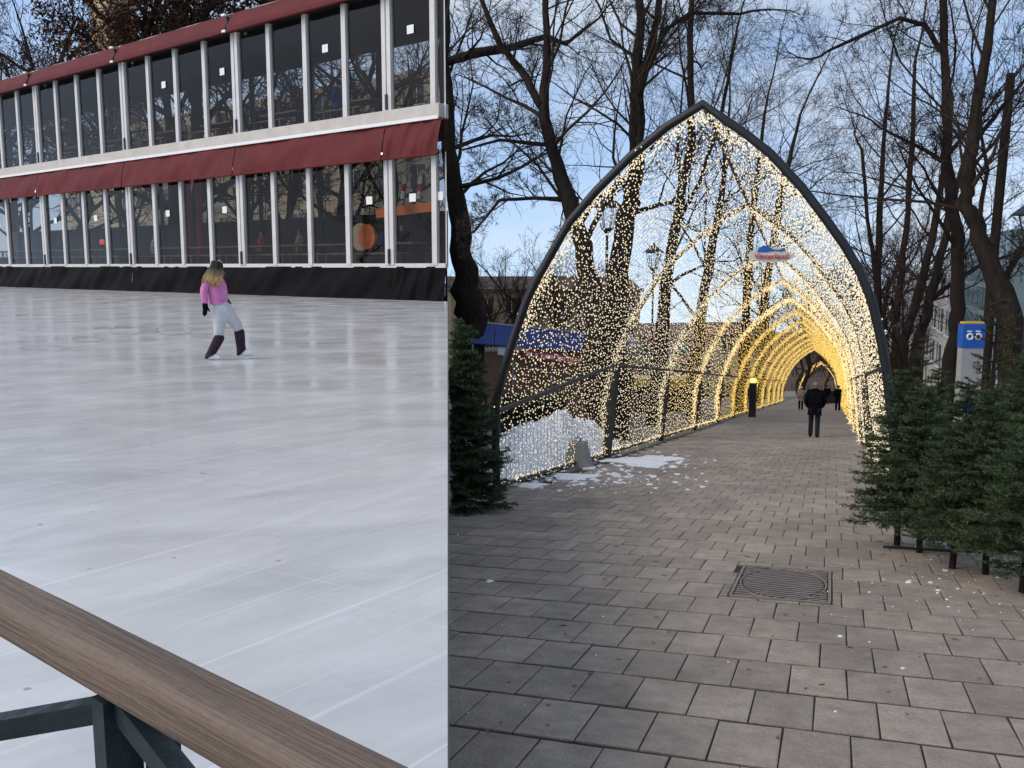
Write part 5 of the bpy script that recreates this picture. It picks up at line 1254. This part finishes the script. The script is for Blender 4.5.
for r in range(9):
    for c in range(10):
        q = Vector((pg.x, pg.y, zg)) + Ah * (Lg * (c + .5) / 10) + Z * (hg * (r + .5) / 9) - Ur * 0.02
        mb = MB(); mb.cbox(q, Ah * (Lg / 10 - 0.18), Ur * 0.06, Z * (hg / 9 - (0.5 if r % 2 else 0.2))); mb.build('pane', M['teal_glass'], tb)
po = walk_at(452, 98); zo = zp(po.y) - 1
facade('ochre_building', 'ochre apartment building with slate roof beyond the rink behind the stall', po, Vector((1, 0.15, 0)), 21, zo, at(520, 292, 98).z - zo, 10, M['facade_ochre'], 4, 8, 1.2, 1.7, M['roof_slate'], None, M['white_paint'], Vector((-0.15, 1, 0)).normalized())
po = walk_at(610, 120); zo = zp(po.y) - 1
facade('cream_building', 'cream building row seen through the left light net', po, Vector((1, 0.2, 0)), 24, zo, at(660, 338, 120).z - zo, 10, M['facade_cream'], 3, 8, 1.3, 2.0, M['roof_slate'], None, M['white_paint'], Vector((-0.2, 1, 0)).normalized())
# cream block behind the marquee
q = behind(436, 30); 
facade('cream_block', 'tall cream building behind the marquee seen through its upper windows', Vector((q.x, q.y, -0.1)), WX, 62, -0.1, 17, 12, M['facade_cream'], 5, 16, 1.6, 2.0, None, None, M['white_paint'], ed)
q = behind(113, 42); q2 = Vector((q.x, q.y, 0))
tw = thing('church_tower', q2, 'pale yellow tower rising behind the orange leaved tree', 'tower')
mb = MB(); mb.box(q2 - WX * 2.2, WX * 4.4, NI * 4.4, Z * 40); mb.build('wall', M['facade_ochre'], tw)
mb = MB(); mb.box(q2 - WX * 2.5 - NI * 0.3, WX * 5.0, NI * 5.0, Z * 0.6 ); mb.v = [(x, y, z_ + 40.003) for x, y, z_ in mb.v]; mb.build('cornice', M['facade_cream'], tw)
for z_ in (24, 31):
    mb = MB(); mb.cbox(q2 + Z * z_ - NI * 0.02, WX * 1.0, NI * 0.1, Z * 2.6); mb.build('window', M['window_dark'], tw)

# blue roofed stall
d = 46.0; k_ = d / FPX; s0_ = at(470, 322.5, d); s1_ = at(588, 334.5, d + 2.5)
gz = zp(s0_.y)
ax_ = s1_ - s0_; axh = Vector((ax_.x, ax_.y, 0)); inn = Vector((-axh.y, axh.x, 0)).normalized()
stl = thing('market_stall', Vector(((s0_.x + s1_.x) / 2, (s0_.y + s1_.y) / 2, gz)), 'market stall with blue canvas roof and red sign board beyond the fence', 'stall')
e0 = at(470, 343.5, d - 1.2); e1 = at(588, 352.5, d + 1.3)
nseg = 5
for i in range(nseg):
    f0, f1 = i / nseg + 0.004, (i + 1) / nseg - 0.004
    mb = MB(); a_, b_, c_, d_ = s0_.lerp(s1_, f0), s0_.lerp(s1_, f1), e0.lerp(e1, f1), e0.lerp(e1, f0)
    mb.box8([d_, c_, b_, a_, d_ + Z * .05, c_ + Z * .05, b_ + Z * .05, a_ + Z * .05]); mb.build('canvas_panel', M['blue_awning'], stl)
mb = MB(); mb.tube([s0_ + Z * .06, s1_ + Z * .06], 0.06, 6); mb.build('ridge', M['grey_metal'], stl)
b0 = Vector((e0.x, e0.y, gz)) + inn * 0.6; mb = MB(); mb.box(b0, axh, inn * 2.2, Z * (e0.z - gz - 0.5)); mb.build('booth', M['bench_wood'], stl)
r0_, r1_ = at(524, 349.2, d - 0.4), at(583, 357.5, d + 0.8)
mb = MB(); mb.box(r0_ - Z * 0.42, r1_ - r0_, inn * 0.06, Z * 0.42); sgn = mb.build('sign_board', M['red_sign'], stl)
for f, w_ in ((0.08, .10), (0.20, .05), (0.30, .04), (0.42, .16), (0.62, .14), (0.80, .06), (0.92, .05)):
    c = r0_.lerp(r1_, f) - Z * 0.21 - inn * 0.03; mb = MB(); mb.cbox(c, (r1_ - r0_) * w_, inn * 0.02, Z * 0.2); mb.build('mark', M['white_paint'], sgn)
r2_ = at(498, 347.5, d - 0.9); r3_ = at(505, 348.5, d - 0.8)
mb = MB(); mb.box(r2_ - Z * 0.36, r3_ - r2_, inn * 0.05, Z * 0.34); mb.build('small_sign', M['white_paint'], stl)
for f in (0.02, 0.35, 0.68, 0.98):
    p = e0.lerp(e1, f); mb = MB(); mb.tube([Vector((p.x, p.y, zp(p.y))), p - Z * 0.02], 0.05, 6); mb.build('post', M['grey_metal'], stl)
# brown wooden fence / rink side behind the net
for i, (px0, px1, d0, d1, l_) in enumerate(((480, 560, 33, 36, 'low brown slatted rink fence left of the snow heap'), (560, 640, 36, 40, 'low brown slatted rink fence behind the snow heap'))):
    a_, b_ = walk_at(px0, d0), walk_at(px1, d1); fn = thing('slat_fence', (a_ + b_) / 2, l_, 'fence', 'rink fences beyond the tunnel')
    dv = b_ - a_; L = dv.length; nsl = int(L / 0.28)
    for j in range(nsl):
        p = a_ + dv * ((j + 0.5) / nsl); mb = MB(); mb.cbox(p + Z * 0.6, dv.normalized() * 0.16, Vector((-dv.y, dv.x, 0)).normalized() * 0.03, Z * rnd.uniform(1.1, 1.2)); mb.build('slat', M['bench_wood'], fn)
    mb = MB(); mb.box(a_ + Z * 0.85 + Vector((0, 0.03, 0)), dv, Vector((0, 0.04, 0)), Z * 0.1); mb.build('rail', M['bench_wood'], fn)
# fairground figures
def cluster(px, py, d, r, mats, label, seed):
    rn_ = random.Random(seed); c = at(px, py, d); g_ = walk_at(px, d); T_ = thing('fairground_figure', g_, label, 'fairground figure', 'fairground figures beyond the fence')
    mb = MB(); mb.tube([g_, c], 0.06, 6); mb.build('pole', M['grey_metal'], T_)
    for i in range(5):
        o_ = c + Vector((rn_.uniform(-1, 1), rn_.uniform(-.6, .6), rn_.uniform(-1, 1))) * r * 0.75; mb = MB()
        q = r * rn_.uniform(0.35, 0.6); mb.lathe(o_, [(0.02, -q), (q * .7, -q * .75), (q, 0), (q * .75, q * .7), (0.05, q)], 10); mb.build('shape', mats[i % len(mats)], T_, True)
cluster(627, 346, 56, 0.95, [M['teal_toy'], M['grey_metal']], 'teal rounded fairground figure left of the red one', 1)
cluster(655, 342, 58, 0.85, [M['red_toy'], M['pink_toy']], 'red and pink fairground figure between two teal ones', 2)
cluster(690, 347, 60, 1.0, [M['teal_toy'], M['pink_toy'], M['grey_metal']], 'teal and pink fairground figure nearest the tunnel', 3)
cr0, cr1 = walk_at(600, 55), walk_at(700, 60)
mb = MB(); mb.box(cr0 + Z * 1.6, cr1 - cr0, Vector((0, 2.2, 0)), Z * 0.5); kb = thing('fairground_booth', (cr0 + cr1) / 2, 'low fairground booth with yellow trim below the coloured figures', 'booth'); mb.build('trim', M['yellow'], kb)
mb = MB(); mb.box(cr0 + Vector((0, 0.2, 0)), cr1 - cr0, Vector((0, 1.8, 0)), Z * 1.6); mb.build('counter', M['dark_inside'], kb)
# clipped hedge behind the fence
rn = random.Random(77); hb0, hb1 = walk_at(500, 27), walk_at(560, 30); V = []
for i in range(9000):
    f = rn.random(); p = hb0.lerp(hb1, f) + Vector((rn.gauss(0, .12), rn.uniform(-.45, .45), rn.random() ** 0.7 * (1.25 + 0.15 * math.sin(f * 20)))); s_ = rn.uniform(.03, .06)
    u = Vector((rn.gauss(0, 1), rn.gauss(0, 1), rn.gauss(0, 1))).normalized(); v_ = u.orthogonal().normalized(); V += [p - u * s_, p + v_ * s_ * .6, p + u * s_, p - v_ * s_ * .6]
hg_ = thing('hedge', (hb0 + hb1) / 2, 'low green hedge behind the left tunnel fence', 'hedge')
me = fast_mesh('foliage', np.array([tuple(q) for q in V]) - np.array(hg_.location), np.arange(36000).reshape(-1, 4), 4); mkobj('foliage', me, M['hedge'], hg_)
mb = MB()
for f in np.linspace(0.03, 0.97, 12): p = hb0.lerp(hb1, f); mb.tube([p - Z * 0.1, p + Z * 0.9], 0.02, 4)
mb.build('stems', M['bark'], hg_)
# dark stone building and trees closing the view far down the walk
pe = walk_at(775, 300); ze = zp(pe.y) - 1
facade('stone_building', 'dark stone building closing the view at the end of the walk', pe, Ur, 44, ze, at(820, 338, 300).z - ze, 14, M['roof_slate'], 4, 11, 1.6, 2.4, M['roof_slate'], None, M['concrete'], Ah)
